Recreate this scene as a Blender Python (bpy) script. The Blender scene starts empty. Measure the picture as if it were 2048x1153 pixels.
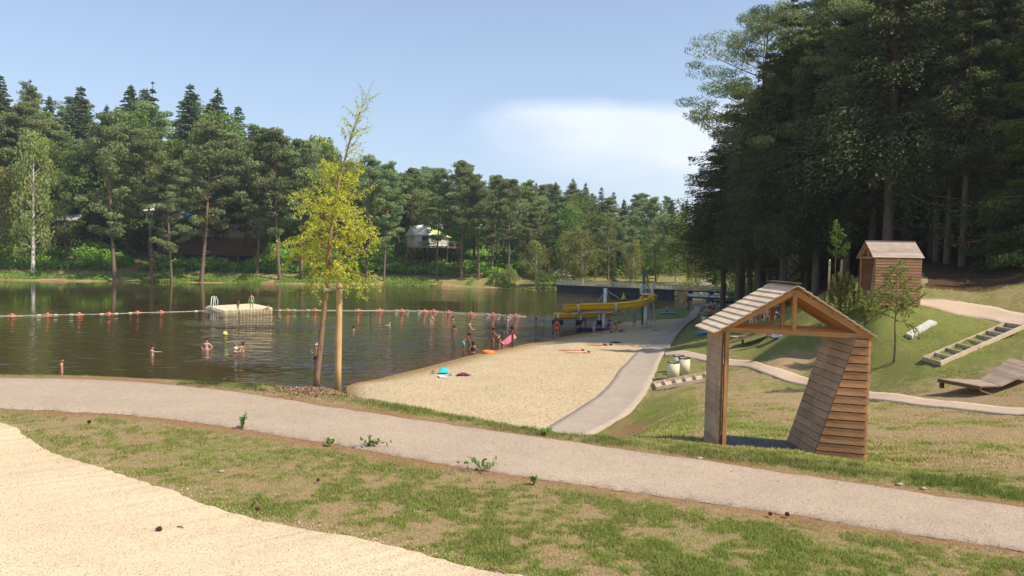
import bpy, bmesh, math, random
import numpy as np
from mathutils import Vector, Matrix
rng = np.random.default_rng(7); random.seed(7)
R = math.radians
SC = bpy.context.scene; COL = SC.collection
# ---------------------------------------------------------------- camera
F = 1500.0; PITCH = R(2.35); ROLL = R(1.2); CAM = np.array([0, 0, 6.7])
fw = np.array([0, math.cos(PITCH), -math.sin(PITCH)]); u0 = np.array([0, math.sin(PITCH), math.cos(PITCH)]); r0 = np.array([1.0, 0, 0])
cr = r0*math.cos(ROLL)+u0*math.sin(ROLL); cu = -r0*math.sin(ROLL)+u0*math.cos(ROLL)
cd = bpy.data.cameras.new('camera'); cam = bpy.data.objects.new('camera', cd); COL.objects.link(cam)
cd.sensor_width = 36; cd.lens = 36*F/2048; cd.clip_start = .1; cd.clip_end = 6000
M = Matrix.Identity(4)
for i in range(3): M[i][0], M[i][1], M[i][2], M[i][3] = cr[i], cu[i], -fw[i], CAM[i]
cam.matrix_world = M; SC.camera = cam
SC.view_settings.view_transform = 'Standard'; SC.view_settings.look = 'None'; SC.view_settings.gamma = 1
SC.view_settings.exposure = 0.42
SC.render.engine = 'CYCLES'
# ---------------------------------------------------------------- sky and sun
SEL, SAZ = R(50), R(112)
W = bpy.data.worlds.new('World'); SC.world = W; W.use_nodes = True
nt = W.node_tree; N = nt.nodes; N.clear(); L = nt.links
sky = N.new('ShaderNodeTexSky'); sky.sky_type = 'NISHITA'; sky.sun_disc = False
sky.sun_elevation = SEL; sky.sun_rotation = SAZ; sky.altitude = 400; sky.air_density = 1.0; sky.dust_density = 1.2; sky.ozone_density = 1.0
bg = N.new('ShaderNodeBackground'); bg.inputs[1].default_value = .128
wo = N.new('ShaderNodeOutputWorld')
tc = N.new('ShaderNodeTexCoord')
def wmath(op, a, b=None, c=None, clamp=False):
    n = N.new('ShaderNodeMath'); n.operation = op; n.use_clamp = clamp
    for i, v in enumerate((a, b, c)):
        if v is None: continue
        if isinstance(v, (int, float)): n.inputs[i].default_value = v
        else: L.new(v, n.inputs[i])
    return n.outputs[0]
sep = N.new('ShaderNodeSeparateXYZ'); L.new(tc.outputs['Generated'], sep.inputs[0])
dx, dy, dz = sep.outputs
az = wmath('ARCTAN2', dx, dy); elv = wmath('ARCSINE', dz)     # azimuth from +Y towards +X, elevation
nz = N.new('ShaderNodeTexNoise'); nz.inputs['Scale'].default_value = 5; nz.inputs['Detail'].default_value = 6; nz.inputs['Roughness'].default_value = .55
mp = N.new('ShaderNodeMapping'); mp.inputs['Scale'].default_value = (1, 1, 3); L.new(tc.outputs['Generated'], mp.inputs[0]); L.new(mp.outputs[0], nz.inputs['Vector'])
nn = wmath('SUBTRACT', nz.outputs[0], .5)
# anvil cloud: arched crisp top, soft ragged underside, left tip at az -3 deg
top_e = wmath('SUBTRACT', .204, wmath('MULTIPLY', wmath('POWER', wmath('ABSOLUTE', wmath('MINIMUM', wmath('SUBTRACT', az, .0), 0)), 2.0), 6.0))
et = wmath('SUBTRACT', wmath('ADD', top_e, wmath('MULTIPLY', nn, .03)), elv)
up = N.new('ShaderNodeMapRange'); up.inputs[1].default_value = -.004; up.inputs[2].default_value = .016; L.new(et, up.inputs[0])
low_e = wmath('SUBTRACT', .158, wmath('MULTIPLY', az, .36))
eb = wmath('SUBTRACT', wmath('ADD', elv, wmath('MULTIPLY', nn, .09)), low_e)
lo = N.new('ShaderNodeMapRange'); lo.inputs[1].default_value = -.05; lo.inputs[2].default_value = .05; L.new(eb, lo.inputs[0])
lf = N.new('ShaderNodeMapRange'); lf.inputs[1].default_value = -.10; lf.inputs[2].default_value = -.01; L.new(wmath('ADD', az, wmath('MULTIPLY', nn, .08)), lf.inputs[0])
rt = N.new('ShaderNodeMapRange'); rt.inputs[1].default_value = .75; rt.inputs[2].default_value = .35; L.new(az, rt.inputs[0])
cm = wmath('MULTIPLY', wmath('MULTIPLY', up.outputs[0], lo.outputs[0]), wmath('MULTIPLY', lf.outputs[0], rt.outputs[0]))
cm = wmath('MULTIPLY', cm, wmath('ADD', .62, wmath('MULTIPLY', nn, .6)), clamp=True)
# thin high veil brightening towards the horizon
hz = N.new('ShaderNodeMapRange'); hz.inputs[1].default_value = .45; hz.inputs[2].default_value = 0; hz.inputs[3].default_value = .16; hz.inputs[4].default_value = .42; L.new(elv, hz.inputs[0])
m1 = N.new('ShaderNodeMixRGB'); L.new(hz.outputs[0], m1.inputs[0]); L.new(sky.outputs[0], m1.inputs[1]); m1.inputs[2].default_value = (4.2, 5.1, 6.5, 1)
m2 = N.new('ShaderNodeMixRGB'); L.new(cm, m2.inputs[0]); L.new(m1.outputs[0], m2.inputs[1]); m2.inputs[2].default_value = (6.9, 7.0, 7.6, 1)
L.new(m2.outputs[0], bg.inputs[0]); L.new(bg.outputs[0], wo.inputs[0])
sl = bpy.data.lights.new('sun', 'SUN'); sl.energy = 4.6; sl.angle = R(.5); sl.color = (1, .90, .76)
so = bpy.data.objects.new('sun', sl); COL.objects.link(so)
SUN = Vector((math.cos(SEL)*math.sin(SAZ), math.cos(SEL)*math.cos(SAZ), math.sin(SEL)))
so.rotation_euler = SUN.to_track_quat('Z', 'Y').to_euler(); so.location = (30, -20, 60)
# ---------------------------------------------------------------- ray helpers and terrain
def ray(px, py):
    return fw+cr*((px-1024)/F)+cu*((576.5-py)/F)
def V_(px, py, z):
    d = ray(px, py); t = (z-CAM[2])/d[2]; return CAM+d*t
def W_(px, py, Y):
    d = ray(px, py); return CAM+d*(Y/d[1])
def P_(u, Y, z): return np.array([(u-1024)/F*Y, Y, z])
cp = []
for u in (-600, 0, 500, 1024, 1500, 2048, 2650):
    for Y in (3, 5.5, 7.8): cp.append(P_(u, Y, 4.1))
for q in ((-500, 735), (0, 751), (150, 753), (300, 759), (450, 769), (600, 781), (700, 793), (850, 818), (1000, 846), (1200, 874), (1420, 898), (1600, 914), (1740, 934), (2048, 971), (2400, 1015)):
    cp.append(V_(*q, 4.1))
for u in (-600, -300, 0, 300, 600):
    for Y, z in ((18, 3.2), (22, 1.2), (27, .15), (31, -.5), (36, -1.0)): cp.append(P_(u, Y, z))
for u, l in ((720, ((16.2, 3.1), (20, 1.3), (25, .35), (31, .2))), (850, ((15, 3.1), (19, 1.4), (23, .6), (28, .4))), (1000, ((14, 3.05), (18, 1.4), (22, .7), (27, .5))),
             (1150, ((13.5, 3.1), (17, 1.7), (21, .85), (25, .6))), (1250, ((13.5, 3.35), (17, 2.4), (21, 1.5), (25, .85)))):
    for Y, z in l: cp.append(P_(u, Y, z))
for q in ((1205, 858), (1270, 815), (1300, 770), (1320, 720), (1345, 690), (1360, 665), (1395, 635), (1420, 614)): cp.append(V_(*q, .6))
for q in ((1115, 845), (1200, 790), (1240, 740), (1300, 690), (1330, 665), (1368, 640), (1385, 620)): cp.append(V_(*q, .5))
cp += [V_(1000, 800, .42), V_(1100, 740, .35), V_(900, 780, .3), V_(1200, 700, .35)]
for q in ((700, 774), (750, 764), (800, 752), (900, 727), (960, 711), (1010, 701), (1080, 686), (1150, 673), (1200, 665), (1228, 652), (1232, 642), (1240, 631), (1300, 623), (1377, 616), (1430, 612), (1480, 611)): cp.append(V_(*q, 0))
cp += [V_(1300, 636, .4), V_(1350, 623, .4), V_(1270, 640, .3)]
for q in ((700, 740, -.8), (900, 700, -.7), (1000, 680, -.6), (1100, 660, -.7), (1180, 645, -.8), (400, 700, -1.5), (700, 680, -1.5), (900, 650, -1.8), (1100, 630, -2), (1180, 620, -2), (0, 640, -2.5), (400, 600, -2.5), (800, 600, -2.5), (0, 700, -1.5), (-500, 600, -2.5), (-500, 690, -1.5)): cp.append(V_(*q))
for q in ((-400, 552), (0, 561), (300, 564), (500, 567), (800, 571), (1000, 577), (1098, 582)): cp.append(V_(*q, 0))
cp += [P_(1080, 130, -2.5), P_(1300, 118, -1.4), P_(1250, 95, -1.5), P_(1400, 112, -.8)]
for u, l in ((-600, ((160, 1.5), (175, 6), (210, 16), (270, 26), (500, 40), (1400, 60))), (0, ((152, 1.0), (157, 2.4), (170, 7.5), (200, 15), (260, 24), (500, 40), (1400, 60))),
             (500, ((163, 1.0), (168, 2.4), (180, 7.0), (210, 14), (280, 21), (500, 35), (1400, 60))), (800, ((169, 1.0), (174, 2.2), (188, 6.5), (230, 12), (300, 16), (500, 28), (1400, 50))),
             (1000, ((165, 1.0), (171, 2.0), (190, 5), (240, 10), (300, 13), (500, 22), (1400, 45))), (1110, ((158, .8), (175, 1.5), (220, 5), (300, 9), (500, 18), (1400, 40))),
             (1200, ((141, -1.2), (155, 1.3), (200, 3))), (1300, ((135, -1.2), (150, 1.3), (200, 3.5), (300, 9), (500, 16), (1400, 40))), (1400, ((118, -1), (128, -1), (145, 1.3), (200, 5))),
             (1480, ((115, -.7), (127, -.7))), (1500, ((142, 1.5), (180, 5), (300, 13), (1400, 45))), (1560, ((75, 3.2), (100, 2.0), (150, 6))), (1600, ((500, 28), (1400, 45)))):
    for Y, z in l: cp.append(P_(u, Y, z))
for q in ((1345, 708, 46), (1420, 715, 42), (1480, 728, 38), (1560, 750, 33.5), (1650, 775, 29), (1750, 793, 25.5), (1900, 812, 21.5), (2048, 828, 19), (2400, 860, 16),
          (1350, 790, 31), (1350, 832, 20), (1350, 862, 14.5), (1420, 800, 25), (1420, 850, 16.5), (1500, 850, 16.5), (1600, 850, 16), (1600, 800, 23), (1750, 850, 16.5), (1900, 850, 16.5), (1900, 900, 12), (2048, 900, 12.5), (2048, 860, 15.5),
          (1760, 760, 27.5), (1900, 778, 24), (2048, 790, 21.6), (1850, 737, 26.5), (1760, 715, 29), (2048, 712, 25.2), (2037, 657, 30), (1950, 690, 28), (1860, 645, 31.5), (1800, 652, 31.5), (1750, 652, 32), (1700, 640, 36), (1700, 705, 32), (1620, 725, 35), (1775, 609, 34.8), (1850, 603, 36.5), (2048, 645, 31.5), (1950, 620, 34.5),
          (1650, 620, 40), (1600, 650, 39), (1600, 700, 36), (1540, 690, 41), (1480, 690, 44), (1420, 690, 48), (1500, 650, 50), (1420, 650, 60), (1560, 620, 58), (1480, 620, 75), (1450, 612, 90), (1650, 585, 50)): cp.append(W_(*q))
for q in ((1450, 11.7, 3.82), (1700, 11.2, 3.75), (1600, 12.6, 3.68), (1800, 10.6, 3.8), (1650, 65, 5.4), (1700, 45, 5.7), (1800, 42, 6.0), (1915, 45, 6.4), (2000, 48, 6.9), (2100, 40, 7), (2400, 30, 7), (2400, 45, 10), (1650, 80, 7), (1800, 80, 9.5), (2048, 80, 13), (2400, 80, 16), (1650, 130, 11), (2048, 130, 20), (2400, 130, 24), (2050, 300, 40), (1700, 300, 22), (2650, 20, 5.2), (2400, 23, 5.2), (2400, 1400, 90), (2000, 1400, 80), (2650, 60, 14)): cp.append(P_(*q))
cp = np.array(cp)
def uv_of(X, Y):
    X = np.asarray(X, float); Yc = np.maximum(np.maximum(Y, 3.0), np.abs(X)/1.2)
    return np.stack([np.clip(1.0*X/Yc, -1.083, 1.083)*1.5, np.log(Yc)*.9], -1)
def tk(a, b):
    d2 = ((a[:, None]-b[None])**2).sum(-1); return .5*d2*np.log(d2+1e-12)
cq = uv_of(cp[:, 0], cp[:, 1]); n = NC = len(cp)
A_ = np.zeros((n+3, n+3)); A_[:n, :n] = tk(cq, cq)+np.eye(n)*2e-4; A_[:n, n] = 1; A_[:n, n+1:] = cq; A_[n, :n] = 1; A_[n+1:, :n] = cq.T
b_ = np.zeros(n+3); b_[:n] = cp[:, 2]; TW = np.linalg.solve(A_, b_)
def T(X, Y):
    X, Y = np.broadcast_arrays(np.asarray(X, float), np.asarray(Y, float)); sh = X.shape
    q = uv_of(X.ravel(), Y.ravel()); o = np.empty(len(q))
    for i in range(0, len(q), 20000):
        k = q[i:i+20000]; o[i:i+20000] = tk(k, cq)@TW[:NC]+TW[NC]+k@TW[NC+1:]
    o = o+.08*np.clip((10-Y.ravel())/2, 0, 1)
    Yq = np.maximum(Y.ravel(), np.abs(X.ravel())/1.2); lim = 4.1+np.clip((Yq-15)/4, 0, 1)*300*(Yq > 15)
    return np.minimum(o, lim).reshape(sh)
def Tz(x, y): return float(T(np.array([x]), np.array([y]))[0])
_Yg = 3*np.exp(np.arange(0, 520)*.01)
def hit(px, py, ymin=3, ymax=400):
    d = ray(px, py); Yg = _Yg[(_Yg >= ymin) & (_Yg <= ymax)]
    t = Yg/d[1]; P = CAM+d[None]*t[:, None]; f = P[:, 2]-T(P[:, 0], P[:, 1])
    k = np.where(f < 0)[0]
    if len(k) == 0: return P[-1]
    k = k[0]
    if k == 0: return P[0]
    a = f[k-1]/(f[k-1]-f[k]); p = P[k-1]*(1-a)+P[k]*a; p[2] = Tz(p[0], p[1]); return p
def proj(P):
    P = np.asarray(P, float)-CAM; z = P@fw; return np.stack([1024+F*(P@cr)/z, 576.5-F*(P@cu)/z], -1)
# ---------------------------------------------------------------- mesh helpers
def mesh_np(name, Vv, Fv, mat=None, tint=None, parent=None, smooth=False, uv=None, link=True):
    """Vv (n,3); Fv (m,k) uniform polygons or list of arrays; tint per vertex."""
    me = bpy.data.meshes.new(name); Vv = np.asarray(Vv, np.float32)
    Fl = Fv if isinstance(Fv, list) else [Fv]
    Fl = [np.asarray(f, np.int32) for f in Fl if len(f)]
    me.vertices.add(len(Vv)); me.vertices.foreach_set('co', Vv.ravel())
    idx = np.concatenate([f.ravel() for f in Fl]); tot = np.concatenate([np.full(len(f), f.shape[1], np.int32) for f in Fl])
    me.loops.add(len(idx)); me.loops.foreach_set('vertex_index', idx)
    me.polygons.add(len(tot)); me.polygons.foreach_set('loop_start', np.concatenate([[0], np.cumsum(tot)[:-1]]).astype(np.int32))
    if smooth: me.polygons.foreach_set('use_smooth', np.ones(len(tot), bool))
    me.update(calc_edges=True)
    if tint is not None:
        tint = np.asarray(tint, np.float32)
        if tint.ndim == 1: a = me.attributes.new('tint', 'FLOAT', 'POINT'); a.data.foreach_set('value', tint)
        else: a = me.attributes.new('tint', 'FLOAT_VECTOR', 'POINT'); a.data.foreach_set('vector', tint.ravel())
    if uv is not None:
        l = me.uv_layers.new(name='UVMap'); l.data.foreach_set('uv', np.asarray(uv, np.float32)[idx].ravel())
    if mat: me.materials.append(mat)
    if not link: return me
    return mobj(name, me, parent)
def mobj(name, me, parent=None):
    o = bpy.data.objects.new(name, me); COL.objects.link(o)
    if parent: o.parent = parent
    return o
def tag(o, label=None, cat=None, group=None, kind=None):
    if label: o['label'] = label
    if cat: o['category'] = cat
    if group: o['group'] = group
    if kind: o['kind'] = kind
    return o
def thing(name, label, cat, loc=(0, 0, 0), rz=0, group=None):
    o = bpy.data.objects.new(name, None); COL.objects.link(o); o.empty_display_size = .3
    o.location = Vector([float(c) for c in loc]); o.rotation_euler = (0, 0, rz); return tag(o, label, cat, group)
def copy_tree(root, label=None, group=None):
    r = root.copy(); COL.objects.link(r)
    if label: r['label'] = label
    if group: r['group'] = group
    for ch in root.children:
        c = ch.copy(); COL.objects.link(c); c.parent = r
        for g in ch.children: d = g.copy(); COL.objects.link(d); d.parent = c
    return r
class MB:
    """collects solid pieces (boxes, bars, tubes) into one mesh; uv runs in metres with the grain"""
    def __init__(s): s.v = []; s.f = []; s.t = []; s.u = []; s.sm = []
    def add(s, vs, fs, t=None, uv=None, smooth=False):
        b = len(s.v); s.v += [tuple(float(c) for c in q) for q in vs]; s.f += [tuple(i+b for i in f) for f in fs]; s.sm += [smooth]*len(fs)
        t = random.random() if t is None else t; s.t += [t]*len(vs)
        s.u += uv if uv else [(q[0]+q[1], q[2]) for q in s.v[b:]]
    def hexa(s, q, t=None, along=None):
        """8 corners: bottom 4 ccw, top 4 ccw. uv u along the longest edge"""
        q = [np.array(p, float) for p in q]
        e = [np.linalg.norm(q[1]-q[0]), np.linalg.norm(q[3]-q[0]), np.linalg.norm(q[4]-q[0])]
        k = int(np.argmax(e)) if along is None else along
        ax = [(q[1]-q[0]), (q[3]-q[0]), (q[4]-q[0])]; ax = [a/(np.linalg.norm(a)+1e-9) for a in ax]
        o1, o2 = [ax[i] for i in range(3) if i != k]; off = (random.random()*40, random.random()*40)
        uv = [(off[0]+float((p-q[0])@ax[k]), off[1]+float((p-q[0])@o1)+1.3*float((p-q[0])@o2)) for p in q]
        s.add(q, [(0, 3, 2, 1), (4, 5, 6, 7), (0, 1, 5, 4), (1, 2, 6, 5), (2, 3, 7, 6), (3, 0, 4, 7)], t, uv)
    def box(s, c, d, t=None, rz=0):
        x, y, z = [k/2 for k in d]; ca, sa = math.cos(rz), math.sin(rz)
        s.hexa([(c[0]+a*ca-b*sa, c[1]+a*sa+b*ca, c[2]+e) for e in (-z, z) for a, b in ((-x, -y), (x, -y), (x, y), (-x, y))], t)
    def bar(s, a, b, w, h, t=None, up=(0, 0, 1)):
        """beam from a to b, w sideways, h along up"""
        a, b = Vector([float(k) for k in a]), Vector([float(k) for k in b]); d = (b-a).normalized(); sd = d.cross(Vector(up))
        if sd.length < 1e-4: sd = d.cross(Vector((0, 1, 0)))
        sd.normalize(); uu = sd.cross(d); sd = sd*w/2; uu = uu*h/2
        s.hexa([a-sd-uu, b-sd-uu, b+sd-uu, a+sd-uu, a-sd+uu, b-sd+uu, b+sd+uu, a+sd+uu], t, 0)
    def tube(s, pts, rad, n=8, t=None, cap=True, smooth=True):
        pts = [Vector([float(k) for k in p]) for p in pts]; k = len(pts)
        rad = [rad]*k if isinstance(rad, (int, float)) else list(rad)
        vs = []; up = None; uv = []; L_ = 0; off = random.random()*30
        for i, p in enumerate(pts):
            d = (pts[min(i+1, k-1)]-pts[max(i-1, 0)]).normalized()
            if up is None: up = d.orthogonal().normalized()
            up = (up-d*up.dot(d)); up = up.normalized() if up.length > 1e-6 else d.orthogonal().normalized()
            sd = d.cross(up)
            if i: L_ += (p-pts[i-1]).length
            for j in range(n):
                a = 2*math.pi*j/n; vs.append(p+(up*math.cos(a)+sd*math.sin(a))*rad[i]); uv.append((off+L_, j/n*2*math.pi*rad[0]))
        fs = [(i*n+j, i*n+(j+1) % n, (i+1)*n+(j+1) % n, (i+1)*n+j) for i in range(k-1) for j in range(n)]
        s.add(vs, fs, t, uv, smooth)
        if cap:
            b = len(s.v)-len(vs); s.f += [tuple(b+j for j in range(n-1, -1, -1)), tuple(b+(k-1)*n+j for j in range(n))]; s.sm += [False]*2
    def lathe(s, c, prof, n=20, t=None, smooth=True):
        """prof: list of (r,z)"""
        vs = [(c[0]+r*math.cos(2*math.pi*j/n), c[1]+r*math.sin(2*math.pi*j/n), c[2]+z) for r, z in prof for j in range(n)]
        k = len(prof); fs = [(i*n+j, i*n+(j+1) % n, (i+1)*n+(j+1) % n, (i+1)*n+j) for i in range(k-1) for j in range(n)]
        s.add(vs, fs, t, None, smooth)
        b = len(s.v)-len(vs); s.f += [tuple(b+j for j in range(n-1, -1, -1)), tuple(b+(k-1)*n+j for j in range(n))]; s.sm += [False]*2
    def ball(s, c, r, n=12, t=None, sq=(1, 1, 1)):
        vs = []; m = n//2
        for i in range(m+1):
            th = math.pi*i/m
            for j in range(n): a = 2*math.pi*j/n; vs.append((c[0]+r*sq[0]*math.sin(th)*math.cos(a), c[1]+r*sq[1]*math.sin(th)*math.sin(a), c[2]+r*sq[2]*math.cos(th)))
        s.add(vs, [(i*n+j, (i+1)*n+j, (i+1)*n+(j+1) % n, i*n+(j+1) % n) for i in range(m) for j in range(n)], t, None, True)
    def build(s, name, mat, parent=None, bevel=0):
        me = bpy.data.meshes.new(name); me.from_pydata(s.v, [], s.f); me.validate(clean_customdata=False)
        a = me.attributes.new('tint', 'FLOAT', 'POINT'); a.data.foreach_set('value', np.array(s.t, np.float32))
        if len(me.polygons) == len(s.f):
            me.polygons.foreach_set('use_smooth', np.array(s.sm, bool))
            uvl = me.uv_layers.new(name='UVMap'); ii = np.empty(len(me.loops), np.int32); me.loops.foreach_get('vertex_index', ii)
            uvl.data.foreach_set('uv', np.array(s.u, np.float32)[ii].ravel())
        me.materials.append(mat); o = mobj(name, me, parent)
        if bevel: b = o.modifiers.new('bevel', 'BEVEL'); b.width = bevel; b.segments = 2; b.limit_method = 'ANGLE'
        return o
# ---------------------------------------------------------------- value noise in numpy (world metres)
_ph = np.random.default_rng(3).random((256, 256))
def vnoise(x, y, s, o=0):
    x = x*s+o*17.3+500; y = y*s+o*7.7+500; xi = np.floor(x).astype(int); yi = np.floor(y).astype(int); fx = x-xi; fy = y-yi
    fx = fx*fx*(3-2*fx); fy = fy*fy*(3-2*fy); g = lambda a, b: _ph[a % 256, b % 256]
    return (g(xi, yi)*(1-fx)+g(xi+1, yi)*fx)*(1-fy)+(g(xi, yi+1)*(1-fx)+g(xi+1, yi+1)*fx)*fy
def fbm(x, y, s, o=0, k=4): return sum(vnoise(x, y, s*2**i, o+i)*.5**i for i in range(k))/sum(.5**i for i in range(k))
# ---------------------------------------------------------------- materials
class NB:
    def __init__(s, name, rough=.8, spec=.3):
        s.m = bpy.data.materials.new(name); s.m.use_nodes = True; s.t = s.m.node_tree; s.N = s.t.nodes; s.L = s.t.links
        s.b = s.N['Principled BSDF']; s.out = s.N['Material Output']; s.b.inputs['Roughness'].default_value = rough; s.b.inputs['Specular IOR Level'].default_value = spec
    def put(s, sock, v):
        if hasattr(v, 'links') or hasattr(v, 'is_output'): s.L.new(v, sock)
        elif isinstance(v, (tuple, list)) and len(v) == 3 and sock.type == 'RGBA': sock.default_value = (*v, 1)
        else: sock.default_value = v
    def co(s, kind='Object'):
        return s.N.new('ShaderNodeTexCoord').outputs[kind]
    def pos(s): return s.N.new('ShaderNodeNewGeometry').outputs['Position']
    def attr(s, name='tint', vec=False):
        n = s.N.new('ShaderNodeAttribute'); n.attribute_name = name; return n.outputs['Vector' if vec else 'Fac']
    def mapping(s, v, scale=(1, 1, 1), rot=(0, 0, 0)):
        n = s.N.new('ShaderNodeMapping'); n.inputs['Scale'].default_value = scale; n.inputs['Rotation'].default_value = rot; s.L.new(v, n.inputs[0]); return n.outputs[0]
    def noise(s, v, scale, detail=4, rough=.55, dist=0):
        n = s.N.new('ShaderNodeTexNoise'); n.inputs['Scale'].default_value = scale; n.inputs['Detail'].default_value = detail; n.inputs['Roughness'].default_value = rough; n.inputs['Distortion'].default_value = dist
        s.L.new(v, n.inputs['Vector']); return n.outputs[0]
    def voro(s, v, scale, out='Distance'):
        n = s.N.new('ShaderNodeTexVoronoi'); n.inputs['Scale'].default_value = scale; s.L.new(v, n.inputs['Vector']); return n.outputs[out]
    def math(s, op, a, b=0, c=0, clamp=False):
        n = s.N.new('ShaderNodeMath'); n.operation = op; n.use_clamp = clamp
        for i, q in enumerate((a, b, c)): s.put(n.inputs[i], q)
        return n.outputs[0]
    def rng(s, v, a, b, c=0, d=1):
        n = s.N.new('ShaderNodeMapRange'); s.put(n.inputs[0], v)
        for i, q in enumerate((a, b, c, d)): n.inputs[i+1].default_value = q
        return n.outputs[0]
    def mix(s, f, a, b, mode='MIX'):
        n = s.N.new('ShaderNodeMixRGB'); n.blend_type = mode; s.put(n.inputs[0], f); s.put(n.inputs[1], a); s.put(n.inputs[2], b); return n.outputs[0]
    def hsv(s, c, h=.5, sa=1, v=1):
        n = s.N.new('ShaderNodeHueSaturation'); s.put(n.inputs['Hue'], h); s.put(n.inputs['Saturation'], sa); s.put(n.inputs['Value'], v); s.put(n.inputs['Color'], c); return n.outputs[0]
    def bump(s, h, strength=.3, dist=.02):
        n = s.N.new('ShaderNodeBump'); n.inputs['Strength'].default_value = strength; n.inputs['Distance'].default_value = dist; s.L.new(h, n.inputs['Height']); s.L.new(n.outputs[0], s.b.inputs['Normal']); return n
    def color(s, c): s.put(s.b.inputs['Base Color'], c); return s
def plain(name, col, rough=.6, spec=.4, var=.12, scale=8, metal=0):
    k = NB(name, rough, spec); f = k.noise(k.co(), scale, 4); c = k.hsv(col, v=k.rng(f, .3, .7, 1-var, 1+var)); k.color(c); k.b.inputs['Metallic'].default_value = metal
    return k.m
def wood(name, c1, c2, dark=(.12, .06, .03), rough=.75, knots=True, lv=.3, weather=None):
    k = NB(name, rough, .25); uv = k.co('UV'); t = k.attr()
    g = k.noise(k.mapping(uv, (1.6, 34, 1)), 1.0, 5, .6, .6); c = k.mix(k.rng(g, .32, .68), c1, c2)
    g2 = k.noise(k.mapping(uv, (5, 160, 1)), 1.0, 2); c = k.mix(k.rng(g2, .5, .75, 0, .35), c, dark)
    if knots:
        kn = k.voro(k.mapping(uv, (2.2, 9, 1)), 1.0); c = k.mix(k.rng(kn, .10, .04, 0, .8), c, dark)
    st = k.noise(k.pos(), 3.0, 4); c = k.hsv(c, v=k.rng(st, .3, .7, .82, 1.12))
    c = k.hsv(c, v=k.rng(t, 0, 1, 1-lv, 1+lv*.6)); 
    if weather:
        wn = k.noise(k.pos(), 2.0, 5); c = k.mix(k.rng(wn, .4, .65, 0, .75), c, weather)
    k.color(c); k.bump(g, .35, .004); return k.m
MAT = {}
# ground: bare earth, straw and grass mixed by world-space noise and a painted cover value (tint: x = green cover, y = bare earth, z = forest litter)
k = NB('ground_grass', .95, .1); p = k.pos(); at = k.attr('tint', True)
sx = k.N.new('ShaderNodeSeparateXYZ'); k.L.new(at, sx.inputs[0])
n1 = k.noise(p, .55, 5, .6); n2 = k.noise(p, 5, 5, .65); n3 = k.noise(p, 55, 3, .7); n4 = k.noise(p, 18, 4, .7)
straw = k.mix(k.rng(n3, .3, .7), (.25, .165, .085), (.42, .31, .175)); grn = k.mix(k.rng(n4, .3, .7), (.12, .135, .030), (.24, .25, .07))
earth = k.mix(k.rng(n3, .3, .7), (.22, .115, .055), (.37, .22, .12))
gm = k.math('ADD', sx.outputs[0], k.math('MULTIPLY', k.math('SUBTRACT', n2, .5), 1.5)); gm = k.math('ADD', gm, k.math('MULTIPLY', k.math('SUBTRACT', n1, .5), .7)); gm = k.math('ADD', gm, k.math('MULTIPLY', k.math('SUBTRACT', n4, .5), .9))
c = k.mix(k.rng(gm, .38, .66), straw, grn)
em = k.math('ADD', sx.outputs[1], k.math('MULTIPLY', k.math('SUBTRACT', n4, .5), .9)); em = k.math('ADD', em, k.math('MULTIPLY', k.math('SUBTRACT', n2, .5), .6))
c = k.mix(k.rng(em, .4, .62), c, earth)
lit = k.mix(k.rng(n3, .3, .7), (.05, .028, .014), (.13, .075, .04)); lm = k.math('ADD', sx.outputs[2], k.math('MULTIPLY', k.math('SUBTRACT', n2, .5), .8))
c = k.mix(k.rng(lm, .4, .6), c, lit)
k.color(c); k.bump(k.math('ADD', k.math('MULTIPLY', n4, .7), k.math('MULTIPLY', n3, .5)), .9, .05); MAT['ground'] = k.m
def granular(name, ca, cb, cc, speck, scale, sp=.3, rough=.95, bstr=.6, bd=.006, fine=220):
    k = NB(name, rough, .15); p = k.pos()
    a = k.noise(p, fine, 2, .8); b = k.noise(p, scale, 5, .65); v = k.N.new('ShaderNodeTexVoronoi'); v.inputs['Scale'].default_value = fine*.5; k.L.new(p, v.inputs['Vector'])
    sv = k.N.new('ShaderNodeSeparateColor'); k.L.new(v.outputs['Color'], sv.inputs[0])
    c = k.mix(k.rng(b, .3, .7), ca, cb); c = k.mix(k.rng(sv.outputs[0], .3, 1, 0, .55), c, cc); c = k.mix(k.rng(sv.outputs[1], 1-sp*.35, 1-sp*.3, 0, .75), c, speck)
    lg = k.noise(p, .5, 4, .6); c = k.hsv(c, v=k.rng(lg, .3, .7, .93, 1.07)); c = k.hsv(c, v=k.rng(a, .3, .7, .88, 1.1))
    k.color(c); k.bump(k.math('ADD', a, k.math('MULTIPLY', sv.outputs[2], .6)), bstr, bd); return k
MAT['asphalt'] = granular('path_asphalt', (.38, .295, .215), (.44, .345, .255), (.51, .41, .31), (.18, .14, .10), 3, .5).m
MAT['promenade'] = granular('promenade_asphalt', (.36, .29, .225), (.40, .325, .255), (.46, .375, .30), (.26, .21, .165), 2, .4, fine=90).m
MAT['pinkpath'] = granular('lawn_path_gravel', (.46, .345, .25), (.51, .39, .285), (.56, .44, .33), (.30, .21, .14), 3, .4, fine=90).m
MAT['gravel'] = granular('pale_gravel', (.58, .45, .29), (.65, .52, .345), (.75, .62, .43), (.28, .19, .11), 5, .5, bstr=.45, bd=.006, fine=240).m
k = granular('beach_sand', (.53, .41, .245), (.57, .445, .27), (.60, .475, .295), (.42, .30, .17), 1.5, .3, fine=120, bstr=.5, bd=.01)
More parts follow.
